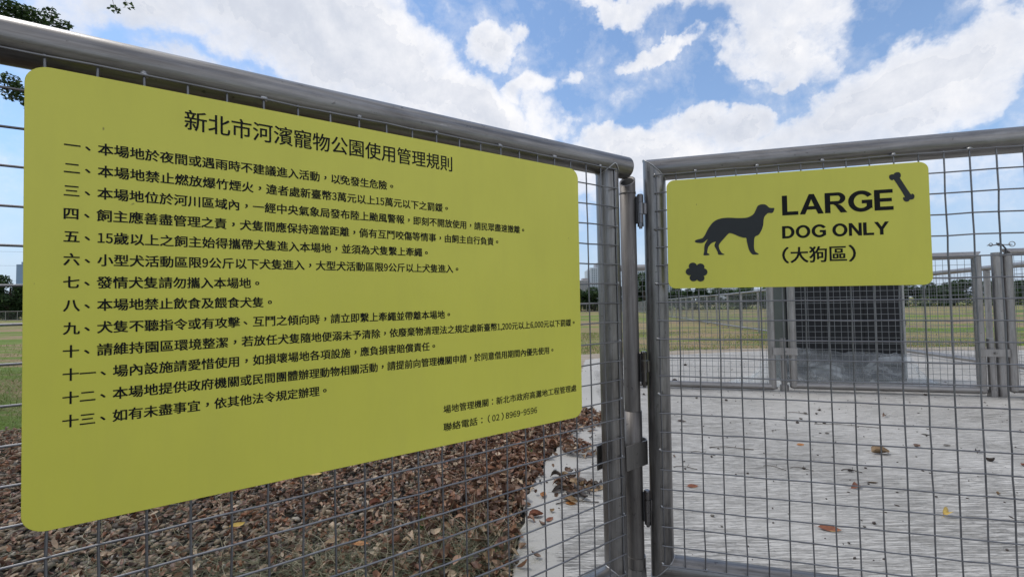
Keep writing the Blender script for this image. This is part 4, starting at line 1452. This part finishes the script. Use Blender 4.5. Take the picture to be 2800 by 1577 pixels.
xs_l, ys_l = [], []
for cx, cy, sx, sy, k in ((-0.30, 1.33, 0.20, 0.06, 620), (-0.75, 1.30, 0.20, 0.05, 380), (-0.50, 1.48, 0.22, 0.06, 200), (-1.15, 1.36, 0.2, 0.07, 130), (-0.12, 1.45, 0.08, 0.06, 350),
                         (-0.55, 1.15, 0.6, 0.12, 700), (-1.6, 1.6, 0.45, 0.25, 350), (-3.3, 2.55, 0.7, 0.2, 900), (-2.4, 2.3, 0.6, 0.3, 350), (-1.2, 1.9, 0.9, 0.4, 260), (-0.10, 1.33, 0.07, 0.05, 260)):
    a, b = clumped(k, cx, cy, sx, sy)
    xs_l.append(a); ys_l.append(b)
x = np.concatenate(xs_l); y = np.concatenate(ys_l)
ok = (x < edge_x(y) - 0.01) & (y > 0.7)
x, y = x[ok], y[ok]
blades('dry_straw', 'matted dry grass stalks lying on the gravel', x, y, rng.uniform(0.05, 0.20, len(x)), 0.0009, M['dry_grass'], 1.25, 0.02, 6, None, 1.1)
# long grass beyond the gravel, on the left
n = 30000
x = rng.uniform(-9.5, -0.2, n); y = 2.75 + 3.6 * rng.uniform(0, 1, n) ** 1.3
ok = (y > 2.85 - 0.02 * x + 0.15 * np.sin(x * 3)) & (x < edge_x(y) - 0.15)
x, y = x[ok], y[ok]
blades('rough_grass', 'rough flattened grass between the gravel bed and the mown field', x, y, rng.uniform(0.06, 0.20, len(x)), 0.0022, M['turf_blade'], 1.0, 0.0, 3)
# turf fringe past the sandy verge
n = 60000
x = rng.uniform(0.2, 12.5, n); y = rng.uniform(6.6, 13.5, n)
vx = np.array([p[0] for p in vrg]); vy = np.array([p[1] for p in vrg])
lim = np.interp(x, vx[1:], vy[1:])
ok = (y > lim - 0.03 + 0.08 * np.sin(x * 5)) & ((x > 1.0) | (y > 7.2)) & (np.sin(x * 0.9 + 2 * np.sin(y * 0.8)) + rng.normal(0, 0.6, n) + 1.4 * np.exp(-(y - lim)) > 0.1)
x, y = x[ok], y[ok]
blades('turf', 'short green turf at the far edge of the slab', x, y, rng.uniform(0.02, 0.06, len(x)), 0.004, M['turf_blade'], 0.6, 0.0, 2)
n = 16000
x = rng.uniform(-14, 1.0, n); y = rng.uniform(5.0, 14, n)
ok = x < edge_x(np.minimum(y, 6.4)) - 0.2
blades('turf', 'short green turf on the left of the slab', x[ok], y[ok], rng.uniform(0.03, 0.09, ok.sum()), 0.004, M['turf_blade'], 0.9, 0.0, 2)


def tuft(label, cx, cy, n, h, seed):
    r_ = np.random.RandomState(seed)
    V, F = [], []
    for k in range(n):
        a = r_.uniform(0, 2 * PI); ln = h * r_.uniform(0.6, 1.1); lean = r_.uniform(0.05, 0.5)
        x0, y0 = r_.normal(0, 0.006, 2)
        b = len(V)
        for i in range(6):
            q = i / 5
            rad = math.sin(lean) * ln * q * (0.6 + 0.6 * q)
            z = ln * q * math.cos(lean * q)
            w_ = 0.0022 * (1 - q * 0.85)
            px, py = x0 + math.cos(a) * rad, y0 + math.sin(a) * rad
            V += [(px - math.sin(a) * w_, py + math.cos(a) * w_, z), (px + math.sin(a) * w_, py - math.cos(a) * w_, z)]
        F += [[b + 2 * i, b + 2 * i + 1, b + 2 * i + 3, b + 2 * i + 2] for i in range(5)]
    o = obj('grass_tuft', mesh_from('grass_tuft', V, F), M['green_blade'])
    o.location = (cx, cy, gz(cy) + 0.012)
    return tag(o, label, 'grass tuft', 'green tufts in the gravel bed')


tuft('taller fresh green grass tuft standing alone in the middle of the gravel', -0.335, 1.545, 26, 0.060, 1)
tuft('small green tuft beside the lower right corner of the rules board', 0.092, 2.33, 14, 0.040, 2)
tuft('tiny green sprout among grey pebbles left of the tall tuft', -0.86, 1.80, 9, 0.022, 3)
tuft('green tuft at the slab edge at the bottom of the fence', -0.06, 1.36, 12, 0.045, 4)

# ------------------------------------------------------------------ single leaves and bits on the slab and the litter
TH_ = 0.026


def leaf_obj(name, label, cat, x, y, size, mat, tk, rz, tilt=0.12, group=None, lift=0.0, on_pad=True):
    TV, TF = TEMPL[tk]
    me = mesh_from(name, TV * size, TF, True)
    o = obj(name, me, M[mat])
    zmin = 0.0
    R_ = Matrix.Rotation(rz, 4, 'Z') @ Matrix.Rotation(tilt, 4, 'X')
    zmin = min((R_ @ Vector(v)).z for v in TV * size)
    o.matrix_basis = Matrix.Translation((x, y, gz(y) + (TH_ if on_pad else 0.02) - zmin + lift)) @ R_
    return tag(o, label, cat, group)


G1 = 'dead leaves lying singly on the slab'
PADLEAF = [
    (1.568, 2.392, 0.050, 'leaf_orange', 5, 0.2, 'thin orange leaf lying flat on the slab'),
    (1.875, 2.242, 0.105, 'leaf_tan', 3, 0.1, 'large folded tan leaf with a long stalk on the slab'),
    (2.151, 2.336, 0.055, 'leaf_brown', 0, 0.3, 'small brown leaf right of the large tan leaf'),
    (2.362, 2.230, 0.045, 'leaf_dark', 2, 1.0, 'small dark leaf beside the dark curled leaf'),
    (2.291, 2.107, 0.065, 'leaf_dark', 4, 2.2, 'dark tightly curled leaf with its stalk up'),
    (1.429, 1.833, 0.060, 'leaf_red', 6, 0.3, 'red-brown curled leaf in the middle of the slab'),
    (1.534, 1.880, 0.045, 'leaf_tan', 5, 2.8, 'small pinkish tan leaf beside the red-brown curled leaf'),
    (1.559, 1.581, 0.060, 'leaf_yellow', 2, 0.5, 'yellow curled leaf, the only yellow one on the slab'),
    (1.073, 1.501, 0.070, 'leaf_red', 5, -0.35, 'large glossy red-brown leaf with a pale edge near the gate'),
    (1.927, 1.751, 0.032, 'leaf_tan', 4, 0.9, 'small pale shell-like leaf on the slab'),
    (0.758, 1.868, 0.052, 'leaf_red', 5, 0.1, 'rusty leaf just right of the gate hinge stile'),
    (0.817, 2.238, 0.032, 'leaf_brown', 0, 1.3, 'tiny brown leaf beside the hinge stile of the gate'),
    (2.516, 2.956, 0.050, 'leaf_brown', 2, 0.6, 'brown leaf with a bent stalk farther back on the slab'),
    (2.394, 2.539, 0.042, 'leaf_dark', 5, 2.4, 'dark oval leaf farther back on the slab'),
    (2.323, 2.344, 0.045, 'leaf_grey', 5, 0.1, 'flat grey leaf on the slab near the small dark leaf'),
    (2.382, 2.050, 0.040, 'leaf_red', 0, 0.4, 'red leaf at the right edge of the slab in view'),
    (1.580, 4.231, 0.120, 'leaf_dark', 2, 0.2, 'big dark brown leaf lying in front of the inner bottom rail'),
    (2.396, 4.062, 0.085, 'leaf_brown', 0, 0.3, 'brown leaf tucked under the inner bottom rail'),
    (2.400, 3.980, 0.060, 'leaf_dark', 4, 1.4, 'dark leaf beside the brown one under the inner rail'),
    (1.121, 2.908, 0.060, 'leaf_dark', 5, -0.5, 'dark flat leaf behind the upper gate wires'),
    (1.856, 2.588, 0.035, 'leaf_grey', 0, 0.2, 'small grey leaf behind the large tan leaf'),
    (1.542, 2.009, 0.030, 'leaf_dark', 3, 0.1, 'thin dark scrap of leaf near the red-brown leaf'),
]
for (x, y, s, mt, tk, rz, lb) in PADLEAF:
    leaf_obj('dead_leaf', lb, 'leaf', x, y, s, mt, tk, rz, 0.38, G1)
G2 = 'leaves that blew over the slab edge beside the litter'
rl = random.Random(4)
cl = [(0.245, 2.025), (0.284, 1.972), (0.188, 1.938), (0.25, 1.877), (0.287, 1.864), (0.318, 1.875), (0.219, 1.823), (0.242, 1.791), (0.203, 1.771), (0.271, 1.764), (0.162, 1.773), (0.218, 1.974), (0.376, 1.896), (0.354, 2.241), (0.235, 1.845), (0.265, 1.90), (0.205, 1.90), (0.23, 1.95), (0.30, 2.30), (0.40, 2.45), (0.36, 2.62), (0.45, 2.55), (0.50, 2.75), (0.43, 2.30), (0.34, 2.44), (0.47, 2.68), (0.55, 2.85), (0.60, 3.0), (0.38, 2.36)] + [(0.235 + rl.gauss(0, 0.045), 1.90 + rl.gauss(0, 0.065)) for _ in range(40)] + [(0.31 + rl.gauss(0, 0.03), 1.87 + rl.gauss(0, 0.025)) for _ in range(14)]
for i, (x, y) in enumerate(cl):
    mk = rl.choice(['leaf_brown', 'leaf_brown', 'leaf_tan', 'leaf_dark', 'leaf_brown'])
    where = 'in the small heap on the slab behind the fence wires' if y < 2.1 else 'spilled on the slab beside the leaf drift by the stile'
    leaf_obj('dead_leaf', {'leaf_brown': 'brown', 'leaf_tan': 'pale tan', 'leaf_dark': 'dark'}[mk] + ' curled leaf ' + where, 'leaf', x, y, rl.uniform(0.040, 0.068), mk, rl.randrange(7), rl.uniform(0, 6.28), rl.uniform(-0.7, 0.7), G2, rl.uniform(0, 0.012))
for x, y, s, mt, tk, rz, lb in [(0.113, 1.795, 0.055, 'leaf_orange', 0, 1.2, 'orange-brown leaf standing on edge at the slab border'), (0.076, 1.627, 0.062, 'leaf_red', 3, 0.3, 'dark red leaf on the slab border below the loose scatter'),
                                (0.124, 1.597, 0.042, 'leaf_red', 5, 0.8, 'small bright red leaf on the slab border'), (0.093, 1.565, 0.042, 'leaf_brown', 0, 2.2, 'small brown leaf touching the bright red leaf'),
                                (0.219, 1.722, 0.045, 'leaf_orange', 5, -0.2, 'flat orange leaf in front of the loose scatter'), (0.138, 1.66, 0.035, 'leaf_tan', 4, 0.5, 'small tan leaf on the slab border')]:
    leaf_obj('dead_leaf', lb, 'leaf', x, y, s, mt, tk, rz, 0.3, G2)
G3 = 'large leaves lying on top of the litter'
for x, y, s, mt, tk, rz, ti, lb in [(-0.10, 1.72, 0.115, 'leaf_tan', 5, 1.9, 0.9, 'large pale leaf standing on edge in the litter by the slab'), (0.0, 1.80, 0.110, 'leaf_brown', 1, -0.3, 0.3, 'large brown leaf lying over the corner of the slab'),
                                    (-0.13, 1.50, 0.105, 'leaf_tan', 0, 1.7, 0.8, 'large tan leaf upright among dry stalks'), (-0.34, 1.86, 0.085, 'leaf_brown', 2, 2.6, 0.4, 'large brown leaf in the middle of the litter'),
                                    (-0.22, 2.02, 0.080, 'leaf_tan', 4, 0.4, 0.5, 'large curled tan leaf under the rules board'), (-0.92, 2.02, 0.055, 'leaf_yellow', 5, 0.3, 0.2, 'yellow leaf on the grey pebbles'),
                                    (-0.98, 1.545, 0.055, 'leaf_yellow', 0, 0.7, 0.3, 'yellow leaf in front of the pebbles beside a vertical wire'), (-0.60, 1.44, 0.050, 'leaf_tan', 5, 0.5, 0.3, 'small cream leaf among dry stalks'),
                                    (-0.55, 1.71, 0.060, 'leaf_red', 3, 1.1, 0.5, 'twisted rusty red leaf on the grey pebbles'), (-1.28, 1.76, 0.085, 'leaf_tan', 2, 1.3, 0.8, 'pale torn leaf standing in the litter under the board'),
                                    (-0.50, 1.42, 0.050, 'leaf_orange', 5, 0.1, 0.2, 'flat orange-brown leaf beside the cream leaf'), (-0.23, 1.335, 0.090, 'leaf_brown', 4, 0.5, 0.4, 'big brown curled leaf at the bottom of the fence panel'),
                                    (-0.09, 1.325, 0.085, 'leaf_tan', 1, 1.0, 0.5, 'big tan arched leaf at the bottom of the fence panel')]:
    leaf_obj('dead_leaf', lb, 'leaf', x, y, s, mt, tk, rz, ti, G3, 0.022, False)

litter('leaf_drift', 'brown leaves spilled over the slab behind the panel stile', 900, lambda n: rng.uniform(0.25, 0.66, n), lambda n: rng.uniform(2.25, 3.25, n), (0.030, 0.058), (0.028, 0.03), M['dead_leaf'],
       lambda x, y: (x > edge_x(y) - 0.05) & (x < edge_x(y) + 0.20 * (0.5 + 0.5 * np.sin(y * 9)) + 0.03), 0.7)

litter('leaf_drift', 'brown leaves blown just over the edge of the slab', 420, lambda n: rng.uniform(-0.1, 0.6, n), lambda n: rng.uniform(1.1, 3.0, n), (0.026, 0.050), (0.026, 0.006), M['dead_leaf'],
       lambda x, y: (x > edge_x(y) - 0.03) & (x < edge_x(y) + 0.07 * rng.uniform(0, 1, len(x)) ** 1.5 + 0.01), 0.5)
# seeds, grit and twigs on the slab
G4 = 'dry seeds and grit on the slab'
sd_me = [MB().blob((0, 0, 0), 0.5, (1.0, 0.7, 0.55), random.Random(k), 8, 5, 0.25).mesh('seed') for k in range(3)]
SEEDS = [(2.051, 3.064, .024), (2.12, 3.05, .020), (2.214, 3.151, .026), (1.924, 2.921, .022), (1.840, 2.829, .026), (1.999, 2.806, .022), (1.96, 2.83, .018), (1.353, 2.045, .018), (1.003, 2.223, .016), (0.721, 1.604, .015), (0.806, 2.066, .014), (1.064, 1.999, .012),
         (0.718, 1.529, .010), (2.23, 5.617, .05), (1.139, 3.806, .028), (1.523, 3.619, .025), (1.72, 3.52, .028), (1.254, 1.535, .016), (1.202, 1.513, .010), (1.071, 1.413, .010), (1.64, 2.042, .012), (2.4, 4.077, .03), (0.72, 5.6, .04), (0.95, 5.3, .03), (0.85, 4.1, .03), (3.417, 3.608, .03)]
for i, (x, y, s) in enumerate(SEEDS):
    o = obj('seed', sd_me[i % 3].copy(), M['leaf_dark' if i % 3 else 'leaf_grey'])
    o.matrix_basis = Matrix.Translation((x, y, gz(y) + TH_ + s * 0.25)) @ Matrix.Rotation(i * 1.7, 4, 'Z') @ Matrix.Scale(s, 4)
    tag(o, 'small dark seed or bit of grit lying on the broomed slab' if i % 3 else 'small dry grey seed lying on the broomed slab', 'seed', G4)
n = 900
x = rng.uniform(0.1, 4.6, n); y = rng.uniform(1.2, 6.5, n)
ok = x > edge_x(y) + 0.04
x, y = x[ok], y[ok]; n = len(x)
s = rng.uniform(0.0012, 0.0045, n)
me = scatter('grit', IV, IF, np.stack([x, y, gzv(y) + TH_ + s * 0.3], 1), rots(n, rng, 0.3), np.stack([s * rng.uniform(1, 2.5, n), s, s * 0.6], 1))
tag(obj('grit', me, M['leaf_dark']), 'fine dark grit scattered over the slab', kind='stuff')
TW = [((1.06, 2.37), (1.27, 2.33), .0022, 'longest thin twig lying behind the gate near the hinge stile'), ((0.93, 2.30), (1.03, 2.25), .0016, 'short twig in front of the longest twig'), ((0.76, 2.09), (0.86, 2.07), .0016, 'thin twig close to the hinge stile'),
      ((1.95, 3.10), (2.06, 3.06), .002, 'seed stalk far back on the slab'), ((1.93, 2.80), (2.25, 2.70), .002, 'long seed stalk beside the dry seeds'), ((1.51, 2.02), (1.58, 2.0), .002, 'short dark twig near the red-brown leaf'),
      ((1.19, 2.09), (1.26, 2.04), .0015, 'straight fine twig on the slab'), ((0.16, 1.72), (0.33, 1.74), .002, 'twig lying in front of the loose leaf scatter'), ((1.30, 2.06), (1.38, 2.03), .0014, 'forked bit of stalk on the slab')]
for (a, b, r, lb) in TW:
    pts = []
    for k in range(6):
        q = k / 5
        xx, yy = a[0] + (b[0] - a[0]) * q, a[1] + (b[1] - a[1]) * q + 0.012 * math.sin(q * 5)
        pts.append((xx - a[0], yy - a[1], gz(yy) - gz(a[1]) + 0.004 * math.sin(q * 3)))
    mb = MB().path(pts, r, 6)
    mb.path([pts[3], (pts[3][0] + 0.02, pts[3][1] + 0.025, pts[3][2] + 0.003)], r * 0.6, 5)
    o = mb.build('twig', M['twig'])
    o.location = (a[0], a[1], gz(a[1]) + TH_ + r)
    tag(o, lb, 'twig', 'twigs on the slab')

# ================================================================== trees
def leafy(name, centres, radii, n, size, seed, mat, parent, flat=0.8):
    """leaf-sized faces gathered in clumps"""
    r_ = np.random.RandomState(seed)
    w_ = np.array(radii) ** 2; w_ = w_ / w_.sum()
    k = r_.choice(len(centres), n, p=w_)
    d = r_.normal(0, 1, (n, 3)); d /= np.linalg.norm(d, axis=1)[:, None]
    rad = np.array(radii)[k] * r_.uniform(0.25, 1.0, n) ** 0.45
    P = np.array(centres)[k] + d * rad[:, None] * np.array([1, 1, flat])
    TV = np.array([(-0.5, 0, 0), (-0.15, -0.24, 0.06), (0.3, -0.16, 0.03), (0.5, 0, -0.04), (0.3, 0.16, 0.03), (-0.15, 0.24, 0.06)])
    TF = np.array([(0, 1, 2, 3), (0, 3, 4, 5)])
    s = r_.uniform(size[0], size[1], n)
    me = scatter(name, TV, TF, P, rots(n, r_, 0.9), np.stack([s, s, s], 1))
    o = obj(name, me, mat, parent)
    return o


def crown_clumps(seed, rx, rz, n):
    r_ = np.random.RandomState(seed)
    c, rr_ = [], []
    for i in range(n):
        a = r_.uniform(0, 2 * PI); h = r_.uniform(-1, 1)
        q = math.sqrt(max(0, 1 - h * h)) * r_.uniform(0.35, 1.0)
        c.append((rx * q * math.cos(a), rx * q * math.sin(a), rz * h * 0.9)); rr_.append(rx * r_.uniform(0.22, 0.42))
    return c, rr_


protos = []
for k in range(5):
    c, rr_ = crown_clumps(40 + k, 1.0, 0.85, 16)
    holder = bpy.data.objects.new('tmp', None)
    ld = leafy('crown', c, rr_, 5200, (0.07, 0.16), 50 + k, M['far_leaf_dark' if k < 2 else 'far_leaf'], None)
    protos.append(ld.data); bpy.data.objects.remove(ld)
trunk_me = MB().path([(0, 0, 0), (0.03, 0.01, 0.35), (-0.02, 0.03, 0.7), (0.02, 0, 1.0)], [0.055, 0.045, 0.035, 0.02], 8).path([(-0.02, 0.02, 0.6), (0.2, 0.1, 0.95)], [0.02, 0.012], 6).path([(0.02, 0.01, 0.45), (-0.22, -0.1, 0.85)], [0.022, 0.012], 6).mesh('trunk')
trunk_me.materials.append(M['bark'])


def far_tree(x, y, h, wd, k, label, group):
    t = thing('far_tree', label, 'tree', Matrix.Translation((x, y, gz(y))), group)
    cr = obj('crown', protos[k], None, t, Matrix.Translation((0, 0, h * 0.53)) @ Matrix.Rotation(x * 1.7, 4, 'Z') @ Matrix.Diagonal((wd / 2, wd / 2, h * 0.54, 1)))
    obj('trunk', trunk_me, None, t, Matrix.Scale(h * 0.75, 4))
    return t


rt = random.Random(8)
i = 0
# one belt of trees behind the far fence and the side fence
belt = []
x = -78.0
while x < 92:
    q = x / 62
    hh = 4.2 + 0.9 * math.sin(x * 0.21) + rt.uniform(-0.7, 0.7)
    dark = x < -52 or (9 < x < 32) or x > 52
    if x < -58: hh += 0.6
    belt.append((x, 62 + rt.uniform(-1.5, 3.5), hh, rt.uniform(4.2, 6.0), rt.choice((0, 1)) if dark else rt.choice((2, 3, 4))))
    x += rt.uniform(2.2, 3.1)
belt = [(x, y, 3.45 + 0.25 * math.sin(x * 2.1) if x > 48 else (3.0 + 0.25 * math.sin(x * 1.7) if x > 20 else (3.5 if 8 < x < 15 else h)), wd, k) for (x, y, h, wd, k) in belt]
belt += [(18.4, 60, 5.0, 4.6, 0), (-70.5, 60.5, 6.0, 6.0, 1)]
GAPS = [(-73.5, -65.0, 'at the left edge below the blue tower'), (9.3, 13.2, 'between rules board and stile'), (17.0, 20.3, 'in the gap beside the gate post'),
        (20.3, 37.5, 'over the side fence under the dog sign'), (56.0, 76.0, 'right of the black board')]
ORD = ['leftmost', 'second from the left', 'third from the left', 'fourth from the left', 'fifth from the left', 'sixth from the left', 'seventh from the left', 'eighth from the left', 'ninth from the left', 'tenth from the left']
belt.sort()
cnt = {}
for (x, y, h, wd, k) in belt:
    kind_ = 'dark dense tree' if k < 2 else 'bright green bushy tree'
    lb = None
    for g_, (a, b, where) in enumerate(GAPS):
        if a < x <= b:
            j = cnt.get((g_, k < 2), 0); cnt[(g_, k < 2)] = j + 1
            lb = ORD[j % 10] + ' ' + kind_ + ' ' + where
    far_tree(x, y, h, wd, k, lb or kind_ + ' of the belt beyond the field', 'trees beyond the far fence')
# low scrub under the belt closes its foot
c = []; rr_ = []
r_ = np.random.RandomState(3)
for x in np.arange(-90, 95, 1.6):
    c.append((x + r_.uniform(-.5, .5), 60.5 + r_.uniform(-1, 2), r_.uniform(0.2, 0.9))); rr_.append(r_.uniform(0.9, 1.5))
o = leafy('undergrowth', c, rr_, 26000, (0.20, 0.42), 5, M['far_leaf_dark'], None, 0.8)
o.location = (0, 0, gz(60))
tag(o, 'dark undergrowth along the foot of the tree belt', kind='stuff')

# the near tree at upper left: trunk outside the picture, its outermost sprays reach in
TX, TY = -8.4, 3.4
tree = thing('shade_tree', 'dark leafy tree whose branches hang in at the upper left corner', 'tree', Matrix.Translation((TX, TY, gz(TY))))
tm = MB()
tm.path([(0, 0, 0), (0.1, 0.05, 1.2), (-0.05, 0.1, 2.4), (0.1, 0.0, 3.6), (0.0, 0.0, 5.2)], [0.24, 0.19, 0.16, 0.12, 0.06], 14)
tm.build('trunk', M['bark'], tree)
LIMBS = [[(0.0, 0.08, 2.6), (0.9, 0.5, 3.5), (1.9, 0.9, 4.0), (2.55, 1.15, 4.0)], [(0.05, 0.0, 3.4), (-0.9, 0.8, 4.3), (-1.7, 1.0, 4.9)], [(0.0, 0.08, 2.5), (0.9, -0.9, 3.5), (1.9, -1.5, 4.0)],
         [(0.1, 0.0, 3.6), (0.5, -0.6, 4.8), (0.9, -0.8, 5.8)], [(0.0, 0.08, 2.3), (1.1, 0.7, 2.9), (2.2, 1.0, 3.15), (2.7, 1.1, 3.2)], [(0.0, 0.08, 2.7), (-0.8, -0.9, 3.6), (-1.6, -1.3, 4.4)]]
for L_ in LIMBS:
    MB().path(L_, [0.075 * (1 - 0.75 * k / (len(L_) - 1)) for k in range(len(L_))], 10).build('limb', M['bark'], tree)
c, rr_ = [], []
r_ = np.random.RandomState(31)
for _ in range(46):
    a = r_.uniform(0, 2 * PI); h = r_.uniform(-1, 1); q = math.sqrt(1 - h * h) * r_.uniform(0.3, 1)
    c.append((1.95 * q * math.cos(a), 1.95 * q * math.sin(a) - 0.2, 4.9 + 1.9 * h)); rr_.append(r_.uniform(0.35, 0.75))
leafy('crown', c, rr_, 26000, (0.035, 0.065), 77, M['tree_leaf'], tree)
# outer sprays: position (world), radius, leaves
SPR = [((-5.36, 4.5, 3.95), 0.20, 798), ((-5.22, 4.5, 3.88), 0.17, 627), ((-5.08, 4.5, 3.90), 0.13, 342), ((-5.05, 4.5, 3.76), 0.12, 304), ((-5.33, 4.5, 3.72), 0.18, 684), ((-5.18, 4.5, 3.70), 0.12, 323),
       ((-4.90, 4.5, 3.84), 0.08, 114), ((-4.82, 4.5, 3.76), 0.09, 142), ((-4.76, 4.5, 3.68), 0.07, 95), ((-4.70, 4.48, 3.80), 0.06, 68), ((-4.88, 4.5, 3.95), 0.07, 76),
       ((-5.42, 4.6, 3.28), 0.09, 152), ((-5.34, 4.6, 3.20), 0.08, 133), ((-5.27, 4.6, 3.12), 0.08, 114), ((-5.22, 4.6, 3.04), 0.06, 64), ((-5.18, 4.6, 2.96), 0.05, 41), ((-5.42, 4.6, 3.12), 0.07, 95),
       ((-4.50, 4.5, 3.62), 0.045, 30), ((-4.20, 4.5, 3.99), 0.05, 26), ((-4.05, 4.5, 4.02), 0.05, 22)]
base = Vector((TX, TY, gz(TY)))
c = [(p[0] - base.x, p[1] - base.y, p[2] - base.z) for p, _, _ in SPR]
tmw = MB()
root = [(2.55, 1.15, 4.0), (2.7, 1.1, 3.2)]
for i, (p, rad, nn) in enumerate(SPR):
    q = Vector(c[i]); s0 = Vector(root[1] if p[2] < 3.3 else root[0])
    
    if i >= len(SPR) - 2: s0 = Vector((4.1, 1.1, 4.45))
    elif i == len(SPR) - 3: s0 = Vector(c[8])
    mid = (q + s0) / 2 + Vector((0, 0, 0.03 if i >= len(SPR) - 3 else 0.10))
    tmw.path([s0, mid, q], [0.008, 0.004, 0.0012], 5)
tmw.build('twigs', M['twig'], tree)
P_, R2 = [], []
for i, (p, rad, nn) in enumerate(SPR):
    o = leafy('leaf_spray', [c[i]], [rad], nn, (0.028, 0.050), 90 + i, M['tree_leaf'], tree, 0.9)

# a second tree, never in view, added behind left to shade the signs
t2 = thing('shade_tree', 'broad leafy tree added outside the view to shade the signs from the left', 'tree', Matrix.Translation((-5.4, -1.4, 0)))
MB().path([(0, 0, 0), (0.1, 0.05, 1.2), (-0.05, 0.1, 2.6), (0.1, 0.0, 4.6)], [0.22, 0.18, 0.15, 0.08], 14).build('trunk', M['bark'], t2)
c, rr_ = [], []
for _ in range(50):
    a = r_.uniform(0, 2 * PI); h = r_.uniform(-1, 1); q = math.sqrt(1 - h * h) * r_.uniform(0.3, 1)
    c.append((2.7 * q * math.cos(a), 2.7 * q * math.sin(a), 5.2 + 2.0 * h)); rr_.append(r_.uniform(0.5, 0.95))
leafy('crown', c, rr_, 22000, (0.07, 0.12), 78, M['tree_leaf'], t2)

# ================================================================== buildings far off
def facade(mb_w, x0, x1, z0, z1, y, nx_, nz_, fw=0.55, fh=0.6, parent=None, mat=None):
    """window panes set in a wall face, each its own part"""
    cw, ch = (x1 - x0) / nx_, (z1 - z0) / nz_
    me = MB().box((-cw * fw / 2, -0.15, -ch * fh / 2), (cw * fw / 2, 0.2, ch * fh / 2)).mesh('window')
    for a in range(nx_):
        for b in range(nz_):
            obj('window', me, mat, parent, at(x0 + cw * (a + 0.5), y, z0 + ch * (b + 0.5)))


M['wall_pale'] = simple('pale_tower_wall', (0.50, 0.55, 0.62), 0.8, 0, 0.05, 0.3)
M['wall_brown'] = simple('brown_tower_wall', (0.36, 0.34, 0.35), 0.8, 0, 0.06, 0.3)
M['glass_far'] = simple('far_window_glass', (0.10, 0.14, 0.20), 0.3, 0, 0.1, 1)
M['haze_blue'] = simple('haze_tinted_wall', (0.20, 0.30, 0.44), 0.35, 0.1, 0.06, 0.05)  # distance haze put into the wall colour as a blue tint
M['roof_grey'] = simple('roof_grey', (0.34, 0.36, 0.40), 0.7, 0, 0.08, 0.3)
D = 420.0
g0 = gz(D)


def wx(px, d):   # plan position along the skyline at distance d
    return (px - 1400.0) / 1179.26 * d * 1.0


# pale residential tower
X0, X1 = 73.5, 96.0
b = thing('apartment_tower', 'pale apartment tower with rows of small dark windows and a rounded roof house', 'building', Matrix.Translation((X0, D, g0)))
MB().box((3.0, 0, 0), (X1 - X0, 18, 34.5), 0.2).box((0.2, 2, 0), (3.0, 16, 32.0)).build('wall', M['wall_pale'], b)
MB().box((9.0, 3, 34.5), (19, 14, 38.2), 0.2).tube((14, 8.5, 38.2), (14, 8.5, 39.6), 5.0, 3.2, 20).build('roof_house', M['roof_grey'], b)
facade(None, 4.2, 21.5, 3, 33.6, 0.0, 9, 18, 0.42, 0.52, b, M['glass_far'])
# lower brownish block to its left
b = thing('apartment_block', 'lower brownish apartment block with stepped roof left of the pale tower', 'building', Matrix.Translation((62.0, D - 15, g0)))
MB().box((0, 0, 0), (10.5, 16, 21.5), 0.2).box((5.0, 3, 21.5), (10.5, 12, 23.6)).build('wall', M['wall_brown'], b)
facade(None, 0.6, 10.2, 2.5, 21.0, 0.0, 7, 11, 0.5, 0.5, b, M['glass_far'])
# block seen through the gap by the gate post
b = thing('apartment_block', 'wide white apartment block with tall windows seen in the gap by the gate post', 'building', Matrix.Translation((116.0, D, g0)))
MB().box((0, 0, 0), (48, 18, 31), 0.2).box((-0.5, -0.5, 31), (48.5, 18.5, 33.5), 0.1).build('wall', M['wall_pale'], b)
facade(None, 1, 47, 3, 30, 0.0, 24, 12, 0.5, 0.72, b, M['glass_far'])
# tower at the far left, distance haze painted into its blue walls
Db = 900.0
b = thing('hazy_tower', 'tall hazy blue tower with a pale dome on its roof', 'building', Matrix.Translation((-1037.0, Db, gz(Db))))
MB().box((0, 0, 0), (62, 45, 97), 0.5).box((5, 5, 97), (60, 40, 102.5), 0.3).build('wall', M['haze_blue'], b)
MB().blob((33, 22, 102.5), 14.5, (1, 1, 0.8), None, 28, 14).build('dome', simple('pale_dome', (0.5, 0.48, 0.46), 0.6, 0, 0.05, 0.1), b)
MB().tube((33, 22, 113), (33, 22, 121), 0.4, 0.2, 6).build('mast', M['roof_grey'], b)
# distant sheds beyond the trees in the middle
b = thing('far_shed', 'pale distant sheds just showing over the trees right of the gate post', 'building', Matrix.Translation((118, 260, gz(260))))
MB().box((0, 0, 0), (26, 10, 9.0), 0.1).box((26.2, 2, 0), (40, 10, 7.2), 0.1).build('wall', simple('shed_white', (0.55, 0.60, 0.66), 0.6, 0, 0.05, 0.2), b)
MB().box((-0.5, -0.5, 9.0), (26.5, 10.5, 9.8), 0.1).build('roof', simple('shed_blue_roof', (0.22, 0.34, 0.50), 0.5, 0, 0.05, 0.2), b)
# power lines
for k, (za, zb) in enumerate(((20.5, 15.5), (16.2, 12.6), (11.8, 9.2))):
    pts = [(-190 + 10 * i, 110, za + (zb - za) * i / 12 - 2.2 * math.sin(PI * i / 12)) for i in range(13)]
    o = MB().path(pts, 0.028, 4).build('power_line', simple('cable', (0.12, 0.12, 0.13), 0.6))
    tag(o, ('highest', 'middle', 'lowest')[k] + ' of the three thin power lines above the blue tower', 'power line', 'power lines in the sky at the left')
